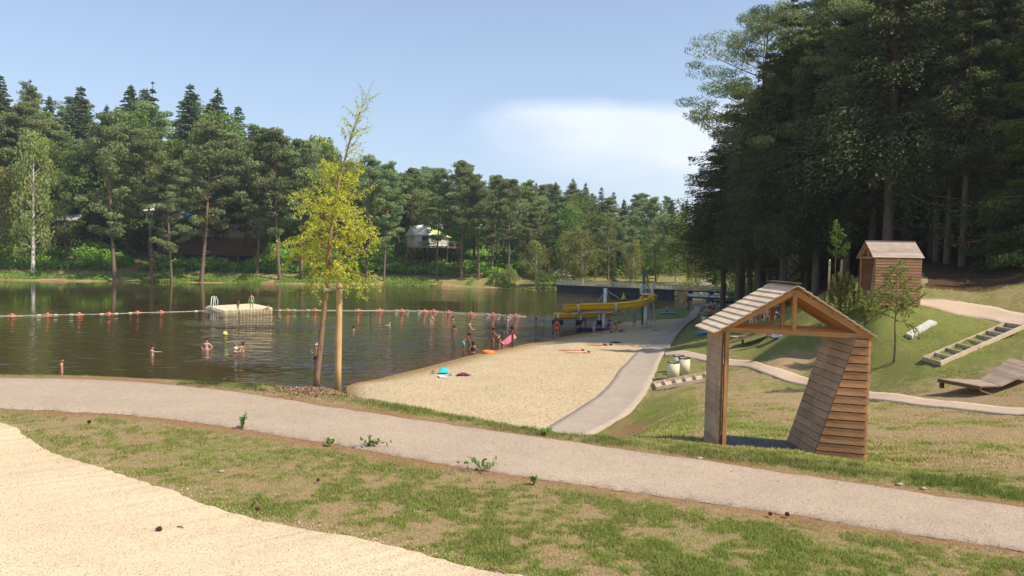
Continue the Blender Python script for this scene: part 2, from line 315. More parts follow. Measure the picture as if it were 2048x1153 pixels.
# damp sand near the water line: height based
g = k.N.new('ShaderNodeSeparateXYZ'); k.L.new(k.pos(), g.inputs[0]); src = k.b.inputs['Base Color'].links[0].from_socket
wet = k.rng(k.math('ADD', g.outputs[2], k.math('MULTIPLY', k.noise(k.pos(), .8, 3), .05)), .24, .09, 0, 1)
mk = k.rng(k.noise(k.mapping(k.pos(), (1, 1.6, 1)), 4.5, 5, .7), .35, .65, .84, 1.06)
k.color(k.mix(wet, k.hsv(src, v=mk), (.30, .20, .09))); k.bump(k.math('ADD', k.noise(k.pos(), 4, 5, .7), k.math('MULTIPLY', k.rng(k.voro(k.pos(), 3.0), 0, .35, 0, 1), .35)), 1.0, .13); MAT['sand'] = k.m
# water: mirror-like skin over a brown body, clear where it is shallow (attribute depth in metres)
k = NB('lake_water', .04, .5); p = k.pos(); N_, L_ = k.N, k.L
dep = k.attr('depth'); k.b.inputs['IOR'].default_value = 1.333; k.b.inputs['Specular IOR Level'].default_value = .5
calm = k.noise(k.mapping(p, (.035, .055, 1)), 1.0, 3, .55, .3)
sy = k.N.new('ShaderNodeSeparateXYZ'); k.L.new(p, sy.inputs[0])
far = k.rng(sy.outputs[1], 72, 90, 1, .10)
ux = k.math('DIVIDE', sy.outputs[0], sy.outputs[1]); lftc = k.math('MULTIPLY', k.rng(k.math('ADD', ux, k.math('MULTIPLY', k.math('SUBTRACT', calm, .5), .5)), -.42, -.12, .12, 1), k.rng(sy.outputs[1], 38, 60, .55, 1))
amp = k.math('MULTIPLY', k.math('MULTIPLY', k.rng(calm, .38, .58, .35, 1.0), far), lftc)
w1 = k.noise(k.mapping(p, (.42, .95, 1), (0, 0, .10)), 1.0, 2, .5, .5); w2 = k.noise(k.mapping(p, (.45, 1.0, 1), (0, 0, -.22)), 2.6, 2, .5, .3); w3 = k.noise(k.mapping(p, (.5, 1, 1), (0, 0, .3)), 7.0, 2, .5)
hgt = k.math('ADD', k.math('ADD', k.math('MULTIPLY', w1, 1.0), k.math('MULTIPLY', w2, .30)), k.math('MULTIPLY', w3, .03))
bp = k.N.new('ShaderNodeBump'); bp.inputs['Strength'].default_value = 1; bp.inputs['Distance'].default_value = .85
k.L.new(k.math('MULTIPLY', hgt, amp), bp.inputs['Height']); k.L.new(bp.outputs[0], k.b.inputs['Normal'])
k.color((.052, .036, .012))
al = k.rng(dep, 0.0, 1.3, .12, 1.0)
tr = k.N.new('ShaderNodeBsdfTransparent'); tr.inputs[0].default_value = (.70, .52, .24, 1)
gl = k.N.new('ShaderNodeBsdfGlossy'); gl.inputs['Roughness'].default_value = .04; k.L.new(bp.outputs[0], gl.inputs['Normal'])
fr = k.N.new('ShaderNodeFresnel'); fr.inputs['IOR'].default_value = 1.333; k.L.new(bp.outputs[0], fr.inputs['Normal'])
mx = k.N.new('ShaderNodeMixShader'); k.L.new(fr.outputs[0], mx.inputs[0]); k.L.new(tr.outputs[0], mx.inputs[1]); k.L.new(gl.outputs[0], mx.inputs[2])
m2_ = k.N.new('ShaderNodeMixShader'); k.L.new(al, m2_.inputs[0]); k.L.new(mx.outputs[0], m2_.inputs[1]); k.L.new(k.b.outputs[0], m2_.inputs[2])
k.L.new(m2_.outputs[0], k.out.inputs[0]); MAT['water'] = k.m
def foliage(name, c1, c2, c3=None, trans=.3, hv=.03, lv=.25):
    k = NB(name, .75, .12); t = k.attr(); oi = k.N.new('ShaderNodeObjectInfo').outputs['Random']
    n = k.noise(k.co('Object'), .35, 3); c = k.mix(k.rng(k.math('ADD', t, k.math('MULTIPLY', k.math('SUBTRACT', n, .5), .8)), .1, .9), c1, c2)
    if c3: c = k.mix(k.rng(n, .58, .68, 0, .8), c, c3)
    c = k.hsv(c, h=k.rng(oi, 0, 1, .5-hv, .5+hv*.6), v=k.rng(oi, 0, 1, 1-lv, 1+lv)); k.color(c)
    tl = k.N.new('ShaderNodeBsdfTranslucent'); k.L.new(k.hsv(c, v=1.3), tl.inputs[0]); ms = k.N.new('ShaderNodeMixShader'); ms.inputs[0].default_value = trans
    k.L.new(k.b.outputs[0], ms.inputs[1]); k.L.new(tl.outputs[0], ms.inputs[2]); k.L.new(ms.outputs[0], k.out.inputs[0]); return k.m
MAT['pine_leaf'] = foliage('pine_needles', (.13, .185, .070), (.31, .37, .15))
MAT['spruce_leaf'] = foliage('spruce_needles', (.075, .12, .065), (.18, .24, .12))
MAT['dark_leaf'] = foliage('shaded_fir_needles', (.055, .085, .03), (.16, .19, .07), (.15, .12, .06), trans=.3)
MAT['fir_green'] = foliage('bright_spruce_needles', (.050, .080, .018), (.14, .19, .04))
MAT['broad_leaf'] = foliage('oak_leaves', (.08, .14, .035), (.20, .30, .07))
MAT['birch_leaf'] = foliage('birch_leaves', (.17, .21, .055), (.36, .40, .12), trans=.35)
MAT['fern'] = foliage('fern_fronds', (.10, .19, .03), (.27, .40, .07), trans=.3)
MAT['yellow_leaf'] = foliage('yellowing_leaves', (.34, .47, .06), (.76, .72, .11), trans=.42, hv=0, lv=0)
MAT['shoot_leaf'] = foliage('sapling_leaves', (.16, .20, .045), (.34, .37, .10), trans=.35)
MAT['weed'] = foliage('weed_leaves', (.09, .18, .03), (.22, .33, .07), trans=.3)
def blademat(name):
    k = NB(name, .7, .2); t = k.attr(); r = k.N.new('ShaderNodeValToRGB'); r.color_ramp.interpolation = 'LINEAR'
    e = r.color_ramp.elements; e[0].position = 0; e[0].color = (.11, .165, .025, 1); e[1].position = 1; e[1].color = (.56, .42, .22, 1)
    for q, cc in ((.3, (.22, .29, .05)), (.55, (.34, .37, .09)), (.7, (.42, .36, .14))): w = e.new(q); w.color = (*cc, 1)
    k.L.new(t, r.inputs[0]); k.color(r.outputs[0])
    tl = k.N.new('ShaderNodeBsdfTranslucent'); k.L.new(r.outputs[0], tl.inputs[0]); ms = k.N.new('ShaderNodeMixShader'); ms.inputs[0].default_value = .3
    k.L.new(k.b.outputs[0], ms.inputs[1]); k.L.new(tl.outputs[0], ms.inputs[2]); k.L.new(ms.outputs[0], k.out.inputs[0]); return k.m
MAT['blade'] = blademat('grass_blades')
def bark(name, lo, hi, z0, z1, dark=(.05, .035, .025), sc=6):
    k = NB(name, .9, .1); p = k.co('Object'); s_ = k.N.new('ShaderNodeSeparateXYZ'); k.L.new(p, s_.inputs[0])
    c = k.mix(k.rng(k.math('ADD', s_.outputs[2], k.math('MULTIPLY', k.noise(p, .8, 3), 3)), z0, z1), lo, hi)
    v = k.noise(k.mapping(p, (1, 1, .25)), sc, 4, .7); c = k.mix(k.rng(v, .5, .7, 0, .8), c, dark); k.color(c); k.bump(v, .8, .04); return k.m
MAT['bark_pine'] = bark('pine_bark', (.16, .11, .08), (.40, .19, .09), 6, 14)
MAT['bark_far'] = bark('far_pine_bark', (.20, .14, .10), (.36, .20, .12), 8, 20, (.09, .065, .05), 2)
MAT['bark_spruce'] = bark('spruce_bark', (.17, .13, .10), (.15, .10, .075), 6, 14, (.06, .045, .035))
MAT['bark_birch'] = bark('birch_bark', (.62, .58, .50), (.55, .48, .38), 8, 22, (.08, .07, .06), 3)
MAT['bark_young'] = bark('young_tree_bark', (.26, .165, .105), (.36, .25, .10), 2, 5, (.085, .05, .035), 22)
MAT['wood_shade'] = wood('hut_shaded_boards', (.46, .31, .20), (.57, .40, .26), (.13, .085, .06), lv=.2)  # weathered boards of left and inner walls, their shade put into the colour
MAT['wood_grey'] = wood('hut_weathered_boards', (.36, .275, .21), (.47, .37, .285), (.15, .11, .085), lv=.15)
MAT['wood_orange'] = wood('hut_orange_boards', (.44, .205, .085), (.60, .32, .15), (.20, .08, .03), lv=.2)
MAT['wood_beam'] = wood('hut_beams', (.46, .22, .08), (.58, .30, .12), (.22, .09, .03), lv=.12)
MAT['wood_roof'] = wood('hut_roof_boards', (.66, .50, .34), (.78, .61, .43), (.40, .31, .22), knots=False, lv=.08)
MAT['wood_roof2'] = wood('far_hut_roof_boards', (.40, .31, .25), (.52, .42, .34), (.25, .18, .14), lv=.2)
MAT['wood_red'] = wood('far_hut_boards', (.34, .17, .09), (.46, .25, .14), (.17, .08, .045), lv=.22)
MAT['wood_trim'] = wood('dark_trim', (.12, .055, .028), (.17, .08, .04), (.05, .025, .012), knots=False)
MAT['wood_frame'] = wood('step_timbers', (.48, .38, .26), (.60, .49, .35), (.25, .18, .11))
MAT['wood_floor'] = wood('floor_boards', (.15, .14, .14), (.20, .185, .18), (.07, .065, .065), knots=False, lv=.2)
MAT['wood_plat'] = wood('platform_boards', (.34, .24, .17), (.46, .34, .25), (.18, .12, .08), lv=.2)
MAT['wood_stake'] = wood('stake_wood', (.50, .30, .13), (.66, .44, .22), (.26, .14, .06), lv=.1)
MAT['yellow_slide'] = plain('slide_yellow', (.85, .49, .015), .35, .5, .07, 2)
MAT['white_steel'] = plain('white_painted_steel', (.68, .68, .66), .45, .5, .08, 3)
MAT['galv'] = plain('galvanised_steel', (.45, .46, .47), .4, .5, .12, 6, .6)
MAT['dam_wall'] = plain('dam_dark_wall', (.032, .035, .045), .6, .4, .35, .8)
MAT['rail'] = plain('rail_yellow', (.75, .68, .45), .6, .3)
MAT['concrete'] = plain('concrete_pale', (.50, .47, .42), .85, .2, .15, 5)
MAT['bin'] = plain('bin_cream', (.66, .58, .40), .8, .2, .06, 4)
MAT['black'] = plain('black_rubber', (.02, .02, .022), .6, .4)
MAT['deck'] = plain('raft_cream', (.66, .56, .36), .6, .3, .1, 3)
MAT['red'] = plain('buoy_red', (.70, .17, .09), .5, .4); MAT['rope_white'] = plain('rope_white', (.62, .55, .46), .7, .3)
MAT['orange'] = plain('orange_vinyl', (.85, .21, .02), .35, .5, .05); MAT['pink'] = plain('pink_vinyl', (.80, .24, .30), .35, .5, .08)
MAT['tent_white'] = plain('tent_white', (.74, .73, .68), .8, .2, .06); MAT['tent_lime'] = plain('tent_lime', (.55, .66, .14), .8, .2, .06); MAT['blue_tarp'] = plain('blue_tarp', (.05, .32, .72), .6, .3)
MAT['mulch'] = foliage('wood_chips', (.20, .115, .065), (.46, .33, .22), trans=0, hv=.01, lv=.05)
MAT['cone'] = plain('pine_cone', (.10, .045, .03), .8, .2, .4, 60); MAT['stick'] = plain('dead_stick', (.24, .17, .12), .9, .1)
MAT['green_pole'] = plain('green_painted_pole', (.01, .17, .09), .5, .4); MAT['navy'] = plain('navy_mat', (.012, .025, .12), .7, .2); MAT['stone'] = plain('grey_stone', (.34, .27, .20), .9, .2, .25, 20)
# ---------------------------------------------------------------- ground sheet
def pxl(q, off=0.0):
    return [hit(*c) for c in q]
def resample(P, n, noise=0, seed=0):
    P = np.asarray(P, float)[:, :2]; s = np.r_[0, np.cumsum(np.linalg.norm(np.diff(P, axis=0), axis=1))]
    # smooth with a Catmull-Rom pass
    Q = []; 
    for i in range(len(P)-1):
        a, b, c_, d = P[max(i-1, 0)], P[i], P[i+1], P[min(i+2, len(P)-1)]
        for t in np.linspace(0, 1, 8, endpoint=False): Q.append(.5*((2*b)+(-a+c_)*t+(2*a-5*b+4*c_-d)*t*t+(-a+3*b-3*c_+d)*t**3))
    Q.append(P[-1]); Q = np.array(Q); s = np.r_[0, np.cumsum(np.linalg.norm(np.diff(Q, axis=0), axis=1))]
    t = np.linspace(0, s[-1], n); o = np.stack([np.interp(t, s, Q[:, 0]), np.interp(t, s, Q[:, 1])], -1)
    if noise:
        o += (np.stack([fbm(o[:, 0], o[:, 1], 2.2, seed, 4), fbm(o[:, 0], o[:, 1], 2.2, seed+5, 4)], -1)-.5)*2*noise
    return o
def sheet(name, A, B, n, m, off, mat, noise=.05, skirt=True):
    a = resample(A, n, noise, 1); b = resample(B, n, noise, 9)
    for q in (a, b): q += (np.stack([fbm(q[:, 0], q[:, 1], 9, 3, 3), fbm(q[:, 0], q[:, 1], 9, 8, 3)], -1)-.5)*noise*.9
    wd_ = np.linalg.norm(a-b, axis=1).mean(); e_ = min(.035/wd_, .02); t = np.concatenate([[0], np.linspace(e_, 1-e_, m-2), [1]])
    G = a[:, None]*(1-t)[None, :, None]+b[:, None]*t[None, :, None]; z = T(G[..., 0], G[..., 1])+off
    if skirt: z[:, 0] -= off*1.5; z[:, -1] -= off*1.5
    Vv = np.concatenate([G, z[..., None]], -1).reshape(-1, 3); i = np.arange(n-1)[:, None]*m+np.arange(m-1)[None]; i = i.ravel()
    o = mesh_np(name, Vv, np.stack([i, i+m, i+m+1, i+1], -1), mat, smooth=True)
    poly = np.concatenate([a, b[::-1]]); return tag(o, kind='structure'), poly
def inpoly(x, y, poly):
    c = np.zeros(x.shape, bool); n = len(poly); j = n-1
    bb = (x >= poly[:, 0].min()) & (x <= poly[:, 0].max()) & (y >= poly[:, 1].min()) & (y <= poly[:, 1].max())
    xs, ys = x[bb], y[bb]; cc = np.zeros(xs.shape, bool)
    for i in range(n):
        xi, yi, xj, yj = poly[i][0], poly[i][1], poly[j][0], poly[j][1]
        if yi != yj: cc ^= ((yi > ys) != (yj > ys)) & (xs < (xj-xi)*(ys-yi)/(yj-yi)+xi)
        j = i
    c[bb] = cc; return c
# path outlines picked on the photograph and laid on the terrain
pf = [(-300, 744), (0, 757), (150, 760), (300, 768), (450, 783), (600, 806), (700, 822), (850, 844), (1000, 866), (1150, 888), (1300, 909), (1500, 938), (1700, 968), (1900, 998), (2048, 1018), (2400, 1068), (3000, 1160)]
pn = [(-300, 806), (0, 817), (150, 823), (300, 833), (450, 852), (600, 878), (700, 894), (850, 921), (1000, 945), (1150, 967), (1300, 988), (1500, 1017), (1700, 1048), (1900, 1079), (2048, 1101), (2400, 1158), (3000, 1260)]
A = [V_(*q, 4.1) for q in pf]; B = [V_(*q, 4.1) for q in pn]
path, poly_path = sheet('footpath', A, B, 500, 10, .022, MAT['asphalt'], .05)
ge = [(-500, 720), (-200, 792), (0, 845), (60, 876), (110, 905), (190, 935), (270, 960), (370, 992), (480, 1031), (620, 1062), (700, 1077), (850, 1112), (950, 1140), (1060, 1160), (1300, 1235), (1700, 1400)]
A = [V_(*q, 4.1) for q in ge]; B = [q+np.array([-12, -9, 0]) for q in A]
gravel, poly_gravel = sheet('gravel_yard', A, B, 500, 12, .03, MAT['gravel'], .07)
pr_l = [hit(*q, ymin=22) for q in ((1115, 846), (1160, 818), (1200, 790), (1225, 762), (1242, 738), (1268, 712), (1300, 688), (1328, 667), (1352, 651), (1370, 638), (1379, 628), (1388, 620), (1405, 613))]
pr_r = [hit(*q, ymin=22) for q in ((1207, 859), (1250, 835), (1272, 815), (1290, 790), (1304, 765), (1314, 740), (1324, 715), (1338, 696), (1352, 677), (1366, 660), (1382, 645), (1398, 630), (1424, 612.5))]
pr_l = [pr_l[0]+(pr_l[0]-pr_l[1])*1.0]+pr_l; pr_r = [pr_r[0]+(pr_r[0]-pr_r[1])*.7]+pr_r
ext = lambda q, d: q+[q[-1]+np.array([d*.85, d*.5, 0])]
prom, poly_prom = sheet('promenade', ext(pr_l, 14), ext(pr_r, 14), 300, 10, .10, MAT['promenade'], .02)
wl = [V_(*q, 0) for q in ((700, 774), (750, 764), (800, 752), (900, 727), (960, 711), (1010, 701), (1080, 686), (1150, 673), (1200, 665), (1228, 652))]
wl = [wl[0]+np.array([-6, -7, 0])]+wl; outer = [q+np.array([-7, 7, 0]) for q in wl]
rgt = [np.array([1.9, 23, 0])]+[q+np.array([.25, 0, 0]) for q in pr_l[1:11]]
outer[-1] = wl[-1]+np.array([-1.5, 1.0, 0])
rr = resample(rgt, 12)
sand, poly_sand = sheet('beach', outer, [np.array([*q, 0]) for q in rr], 260, 160, .05, MAT['sand'], .04)
lp_u = [hit(*q, ymin=17) for q in ((1330, 700), (1345, 703), (1400, 709), (1480, 721), (1530, 731), (1600, 752), (1660, 770), (1750, 786), (1850, 799), (1950, 809), (2048, 818), (2300, 840))]
lp_l = [hit(*q, ymin=17) for q in ((1330, 712), (1342, 713), (1400, 721), (1475, 734), (1530, 748), (1600, 770), (1660, 786), (1750, 801), (1850, 814), (1950, 824), (2048, 832), (2300, 856))]
lp, poly_lp = sheet('lawn_path', lp_u, lp_l, 260, 8, .035, MAT['pinkpath'], .04)
up_u = [hit(*q, ymin=26) for q in ((1828, 598), (1870, 599), (1900, 602), (1930, 606), (1990, 615), (2048, 628))]
up_l = [hit(*q, ymin=26) for q in ((1815, 606), (1850, 613), (1875, 620), (1905, 628), (1975, 640), (2048, 652))]
up_u.append(up_u[-1]+(up_u[-1]-up_u[-3])*2.2); up_l.append(up_l[-1]+(up_l[-1]-up_l[-3])*2.2)
upp, poly_up = sheet('upper_path', up_u, up_l, 120, 8, .035, MAT['pinkpath'], .03)
# the ground itself: polar sheet around the viewpoint, reaching the horizon
th = np.radians(np.concatenate([np.arange(-115, -38, 1.5), np.arange(-38, 38, .22), np.arange(38, 116, 1.5)]))
rr_ = np.concatenate([[0.5, 1.5, 2.2], 3*np.exp(np.arange(0, 4.0, .0105)), 3*np.exp(np.arange(4.0, 6.6, .022))])
TH, RR = np.meshgrid(th, rr_); GX = RR*np.sin(TH); GY = RR*np.cos(TH); GZ = T(GX, GY)
GZ = GZ+(fbm(GX, GY, .8, 3)-.5)*np.clip((RR-14)/60, 0, .25)*(GZ > .15)
for po in (poly_sand, poly_path, poly_gravel, poly_lp, poly_up, poly_prom): GZ = np.where(inpoly(GX, GY, po), T(GX, GY)-.02, GZ)
poly_hut = np.array([(3.12, 11.2), (5.2, 10.6), (5.25, 11.8), (3.1, 12.4)]); poly_hut2 = np.array([(16.8, 36.4), (16.5, 34.1), (18.5, 33.9), (18.8, 36.3)])
GZ = np.where(inpoly(GX, GY, poly_hut), GZ-.10, GZ)
u_ = 1024+F*GX/np.maximum(GY, 1); PJ = proj(np.stack([GX.ravel(), np.maximum(GY, 1).ravel(), GZ.ravel()], -1)); PX = PJ[:, 0].reshape(GX.shape); PY = PJ[:, 1].reshape(GX.shape)
def seg_dist(x, y, pl):
    d = np.full(x.shape, 1e9)
    for i in range(len(pl)-1):
        a, b = pl[i], pl[i+1]; ab = b-a; t = np.clip(((x-a[0])*ab[0]+(y-a[1])*ab[1])/(ab@ab+1e-9), 0, 1); d = np.minimum(d, np.hypot(x-a[0]-t*ab[0], y-a[1]-t*ab[1]))
    return d
def cover(X, Y, Z):
    """green cover, bare earth and forest litter of the ground, by place"""
    n = fbm(X, Y, .35, 11); u = 1024+F*X/np.maximum(Y, 3)
    g = np.where(Y < 12, .30, .5)+(n-.5)*1.0
    g = np.where((Y > 11.5) & (Y < 40) & (u > 1400), np.where(Y < 30, .12, .35)+(n-.5)*1.1, g)                                  # dry lawn behind the hut
    hol = np.exp(-(((X-5.0)/1.7)**2+((Y-22)/9)**2)); g = g+hol*.5                         # green hollow
    g = np.where((Y > 24) & (Y < 45) & (u > 1740), .52+(n-.5)*.8, g); md = np.exp(-(((X-16)/4.5)**2+((Y-30)/4)**2)); g = g+md*.45
    g = np.where((Y > 36) & (Y < 120) & (u > 1215) & (u < 1760), .75+(n-.5)*.5, g)
    g = np.where(Y > 130, .6+(n-.5)*.8, g)
    e = np.zeros_like(g)+.10+(fbm(X, Y, .9, 21)-.5)*.5
    dp = np.minimum(seg_dist(X, Y, resample([*poly_path[:500:25]], 60)), seg_dist(X, Y, resample([*poly_path[500::25]], 60)))
    e = e+np.clip(.62-dp*.9, 0, .7)
    bank = np.exp(-(((u-1262)/50)**2+((Y-22)/7)**2)); e = e+bank*.8
    fs = np.clip((Y-148)/8, 0, 1)*np.clip((Z-1.3)/.6, 0, 1)*np.clip((4.0-Z)/1, 0, 1)*(u < 1110); e = e+fs*.55
    e = np.where((Y > 150) & (u < 1110) & (Z < 1.2), -.3, e)
    nj = (fbm(X, Y, .15, 31)-.5)*14; u = u+nj*6; Y = Y+nj*.5
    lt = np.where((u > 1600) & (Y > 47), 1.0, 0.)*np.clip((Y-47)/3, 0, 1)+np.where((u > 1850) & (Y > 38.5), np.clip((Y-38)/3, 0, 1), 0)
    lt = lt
    g = np.where(Y > 182, .9, g); e = np.where(Y > 182, -.5, e)
    return np.clip(np.stack([g, e, lt], -1), -1, 2)
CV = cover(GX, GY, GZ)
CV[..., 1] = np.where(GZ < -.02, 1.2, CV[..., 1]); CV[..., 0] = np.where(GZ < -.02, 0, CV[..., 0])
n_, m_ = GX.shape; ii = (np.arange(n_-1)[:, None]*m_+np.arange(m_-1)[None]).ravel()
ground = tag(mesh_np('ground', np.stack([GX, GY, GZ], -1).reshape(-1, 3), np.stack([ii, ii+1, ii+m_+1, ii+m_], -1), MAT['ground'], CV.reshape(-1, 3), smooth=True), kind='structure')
bk = MB(); bk.v = []
gb = mesh_np('ground', [(-60, -60, 4.06), (60, -60, 4.06), (60, 2, 4.06), (-60, 2, 4.06)], np.array([[0, 1, 2, 3]]), MAT['ground'], np.array([[.5, .2, 0]]*4)); tag(gb, kind='structure')
# the lake
wy = np.concatenate([np.arange(26, 110, .8), np.arange(110, 182, 2.)]); wx = np.linspace(-1.1, .72, 330)
WX = wx[None]*wy[:, None]; WY = np.repeat(wy[:, None], 330, 1); TZ = T(WX, WY)
n_, m_ = WX.shape; ii = (np.arange(n_-1)[:, None]*m_+np.arange(m_-1)[None]).ravel(); q4 = np.stack([ii, ii+1, ii+m_+1, ii+m_], -1)
keep = (TZ.ravel()[q4].min(1) < .25); q4 = q4[keep]; used = np.unique(q4); rm = np.zeros(n_*m_, int); rm[used] = np.arange(len(used))
wat = mesh_np('lake_water', np.stack([WX, WY, np.zeros_like(WX)], -1).reshape(-1, 3)[used], rm[q4], MAT['water'])
da = wat.data.attributes.new('depth', 'FLOAT', 'POINT'); da.data.foreach_set('value', np.maximum(-TZ.ravel()[used], 0).astype(np.float32)); tag(wat, kind='structure')
# ---------------------------------------------------------------- trees
def cards(C, s, asp=.45, up=.0, rg=rng, droop=None):
    """leaf cards at centres C (n,3), size s; returns quads"""
    n = len(C); a = rg.normal(size=(n, 3)); a /= np.linalg.norm(a, axis=1)[:, None]
    if droop is not None: a = a*.5+droop; a /= np.linalg.norm(a, axis=1)[:, None]
    nn = rg.normal(size=(n, 3)); nn[:, 2] = np.abs(nn[:, 2])+up; b = np.cross(nn, a); b /= np.linalg.norm(b, axis=1)[:, None]+1e-9
    s = np.broadcast_to(np.asarray(s, float), (n,))*rg.uniform(.6, 1.3, n); a *= s[:, None]*.5; b *= (s*asp*.5)[:, None]
    Vv = np.stack([C-a, C-b*.9+a*.1, C+a, C+b*.9+a*.1], 1).reshape(-1, 3); return Vv, np.arange(n*4).reshape(n, 4)
def leafmesh(name, C, s, mat, tint, asp=.45, up=0., droop=None, rg=rng):
    Vv, Fv = cards(C, s, asp, up, rg, droop); return mesh_np(name, Vv, Fv, MAT[mat], np.repeat(tint, 4), link=False)
def trunkmesh(name, mat, tubes):
    m = MB()
    for pts, rad, n in tubes: m.tube(pts, rad, n, cap=False)
    me = bpy.data.meshes.new(name); me.from_pydata(m.v, [], m.f); me.materials.append(MAT[mat]); me.polygons.foreach_set('use_smooth', np.ones(len(me.polygons), bool)); return me
def pine(seed, H=25, base=.5, wid=.17, nb=26, dens=60, ls=.42, leaf='pine_leaf', bk_='bark_far', lean=.02, dead=4, flat=.32, asp=.5):
    rg = np.random.default_rng(seed); tb = []; C = []; S = []; TT = []
    lx, ly = rg.normal(0, lean, 2); ph = rg.uniform(0, 6.28)
    ax = lambda h: np.array([lx*h+.012*H*math.sin(h/H*4+ph), ly*h+.012*H*math.cos(h/H*3+ph), h])
    tb.append(([ax(h) for h in np.linspace(-.6, H*.97, 12)], [max(.012*H*(1.12-.98*i/11), .03) for i in range(12)], 8))
    for i in range(nb+dead):
        isd = i >= nb; t = base+(1-base)*((i+.5)/nb)**.9 if not isd else base*rg.uniform(.35, 1.0)
        h = H*min(t, .985); q = (t-base)/(1-base) if not isd else 0
        L = H*wid*(.55+.75*math.sin(math.pi*min(max(q*.8+.18, 0), 1)))*(1-.55*max(q-.55, 0)/.45)*rg.uniform(.65, 1.2)
        if isd: L *= .6
        a = rg.uniform(0, 6.28) if isd else i*2.4+rg.normal(0, .5); el = rg.uniform(-.15, .35)+.35*q
        d = np.array([math.cos(a)*math.cos(el), math.sin(a)*math.cos(el), math.sin(el)]); p0 = ax(h); bend = rg.normal(0, .06, 3)*L
        pts = [p0+d*L*s_+bend*s_*s_+np.array([0, 0, .10*L*s_*s_]) for s_ in (0, .35, .7, 1)]
        tb.append((pts, [.0032*H*(1-q*.5), .0024*H*(1-q*.5), .0016*H, .0006*H], 4))
        if isd: continue
        for s_ in (.42, .62, .82, 1.0, 1.08):
            if rg.random() < .18: continue
            c0 = p0+d*L*s_+bend*s_+np.array([0, 0, .12*L*s_*s_])+rg.normal(0, .07, 3)*L
            rad = H*.046*rg.uniform(.7, 1.35); k = int(dens*rg.uniform(.7, 1.3)); u3 = rg.normal(size=(k, 3)); u3 /= np.linalg.norm(u3, axis=1)[:, None]; u3 *= rg.uniform(.25, 1, (k, 1))**.5
            C.append(c0+u3*np.array([rad, rad, rad*flat])); TT.append(np.clip(rg.normal(.5, .14)+u3[:, 2]*.12+rg.normal(0, .12, k), 0, 1))
    C = np.concatenate(C); TT = np.concatenate(TT)
    return trunkmesh('trunk', bk_, tb), leafmesh('crown', C, ls, leaf, TT, asp, .5, rg=rg)
def spruce(seed, H=28, base=.12, wid=.17, lv=26, dens=1.0, ls=.5, leaf='spruce_leaf', bk_='bark_spruce', pw=.85, droop=.35, gaps=.06, hang=.10, jit=.3):
    rg = np.random.default_rng(seed); tb = [([(0, 0, z) for z in np.linspace(-.6, H*.99, 8)], [max(.011*H*(1.1-.105*i*1.45/1.05), .02) for i in range(8)], 8)]
    C = []; TT = []; D = []
    for i in range(lv):
        t = min(max((i+rg.uniform(-jit, jit))/lv, 0), .985); h = H*(base+(1-base)*max(t, 0)); Rr = H*wid*max(1-t, .02)**pw*rg.uniform(.85, 1.12)+.15
        nb = max(4, int(rg.uniform(6, 9)*(1-.4*t)))
        a0 = rg.uniform(0, 6.28); h00 = h
        for j in range(nb):
            h = h00+rg.normal(0, jit*.9)*(1-t)
            if rg.random() < gaps: continue
            a = a0+6.283*j/nb+rg.normal(0, .18); L = Rr*rg.uniform(.7, 1.15); dr = droop*rg.uniform(.6, 1.3)*(1-t*.9); dx_, dy_ = math.cos(a), math.sin(a)
            P = lambda s_: np.array([dx_*L*s_, dy_*L*s_, h-dr*L*s_*1.15+dr*.55*L*s_*s_])
            if L > .7: tb.append(([P(0), P(.5), P(.95)], [.0022*H*(1-t)+.01, .0014*H*(1-t)+.008, .004], 3))
            k = int((12+L*14)*dens); s_ = rg.uniform(.12, 1, k)**.8; w = (.10+.22*(1-np.abs(s_-.45)))*L*.8; off = rg.uniform(-1, 1, k)
            X = dx_*L*s_-dy_*off*w; Y = dy_*L*s_+dx_*off*w; Z = h-dr*L*s_*1.15+dr*.55*L*s_*s_-np.abs(off)*w*.25-rg.uniform(0, 1, k)**1.5*hang*L*(1-t*.7)+rg.normal(0, .04, k)*hang*10*.3
            C.append(np.stack([X, Y, Z], -1)); TT.append(np.clip(rg.normal(.45, .12)+s_*.15+rg.normal(0, .12, k), 0, 1)); D.append(np.tile([dx_*.8, dy_*.8, -.35], (k, 1)))
    for j in range(12):
        h = H*rg.uniform(.08, base+.15); a = rg.uniform(0, 6.28); L = rg.uniform(.6, 2.4); e = np.array([math.cos(a)*L, math.sin(a)*L, h-rg.uniform(-.1, .5)*L]); tb.append(([(0, 0, h), e*.55+np.array([0, 0, h*.45+.1]), e], [.035, .022, .008], 3))
    k = int(14*dens); C.append(np.stack([rg.normal(0, .08, k), rg.normal(0, .08, k), H*rg.uniform(.94, 1.0, k)], -1)); TT.append(np.full(k, .5)); D.append(np.tile([0, 0, 1.], (k, 1)))
    return trunkmesh('trunk', bk_, tb), leafmesh('crown', np.concatenate(C), ls, leaf, np.concatenate(TT), .38, .3, np.concatenate(D), rg=rg)
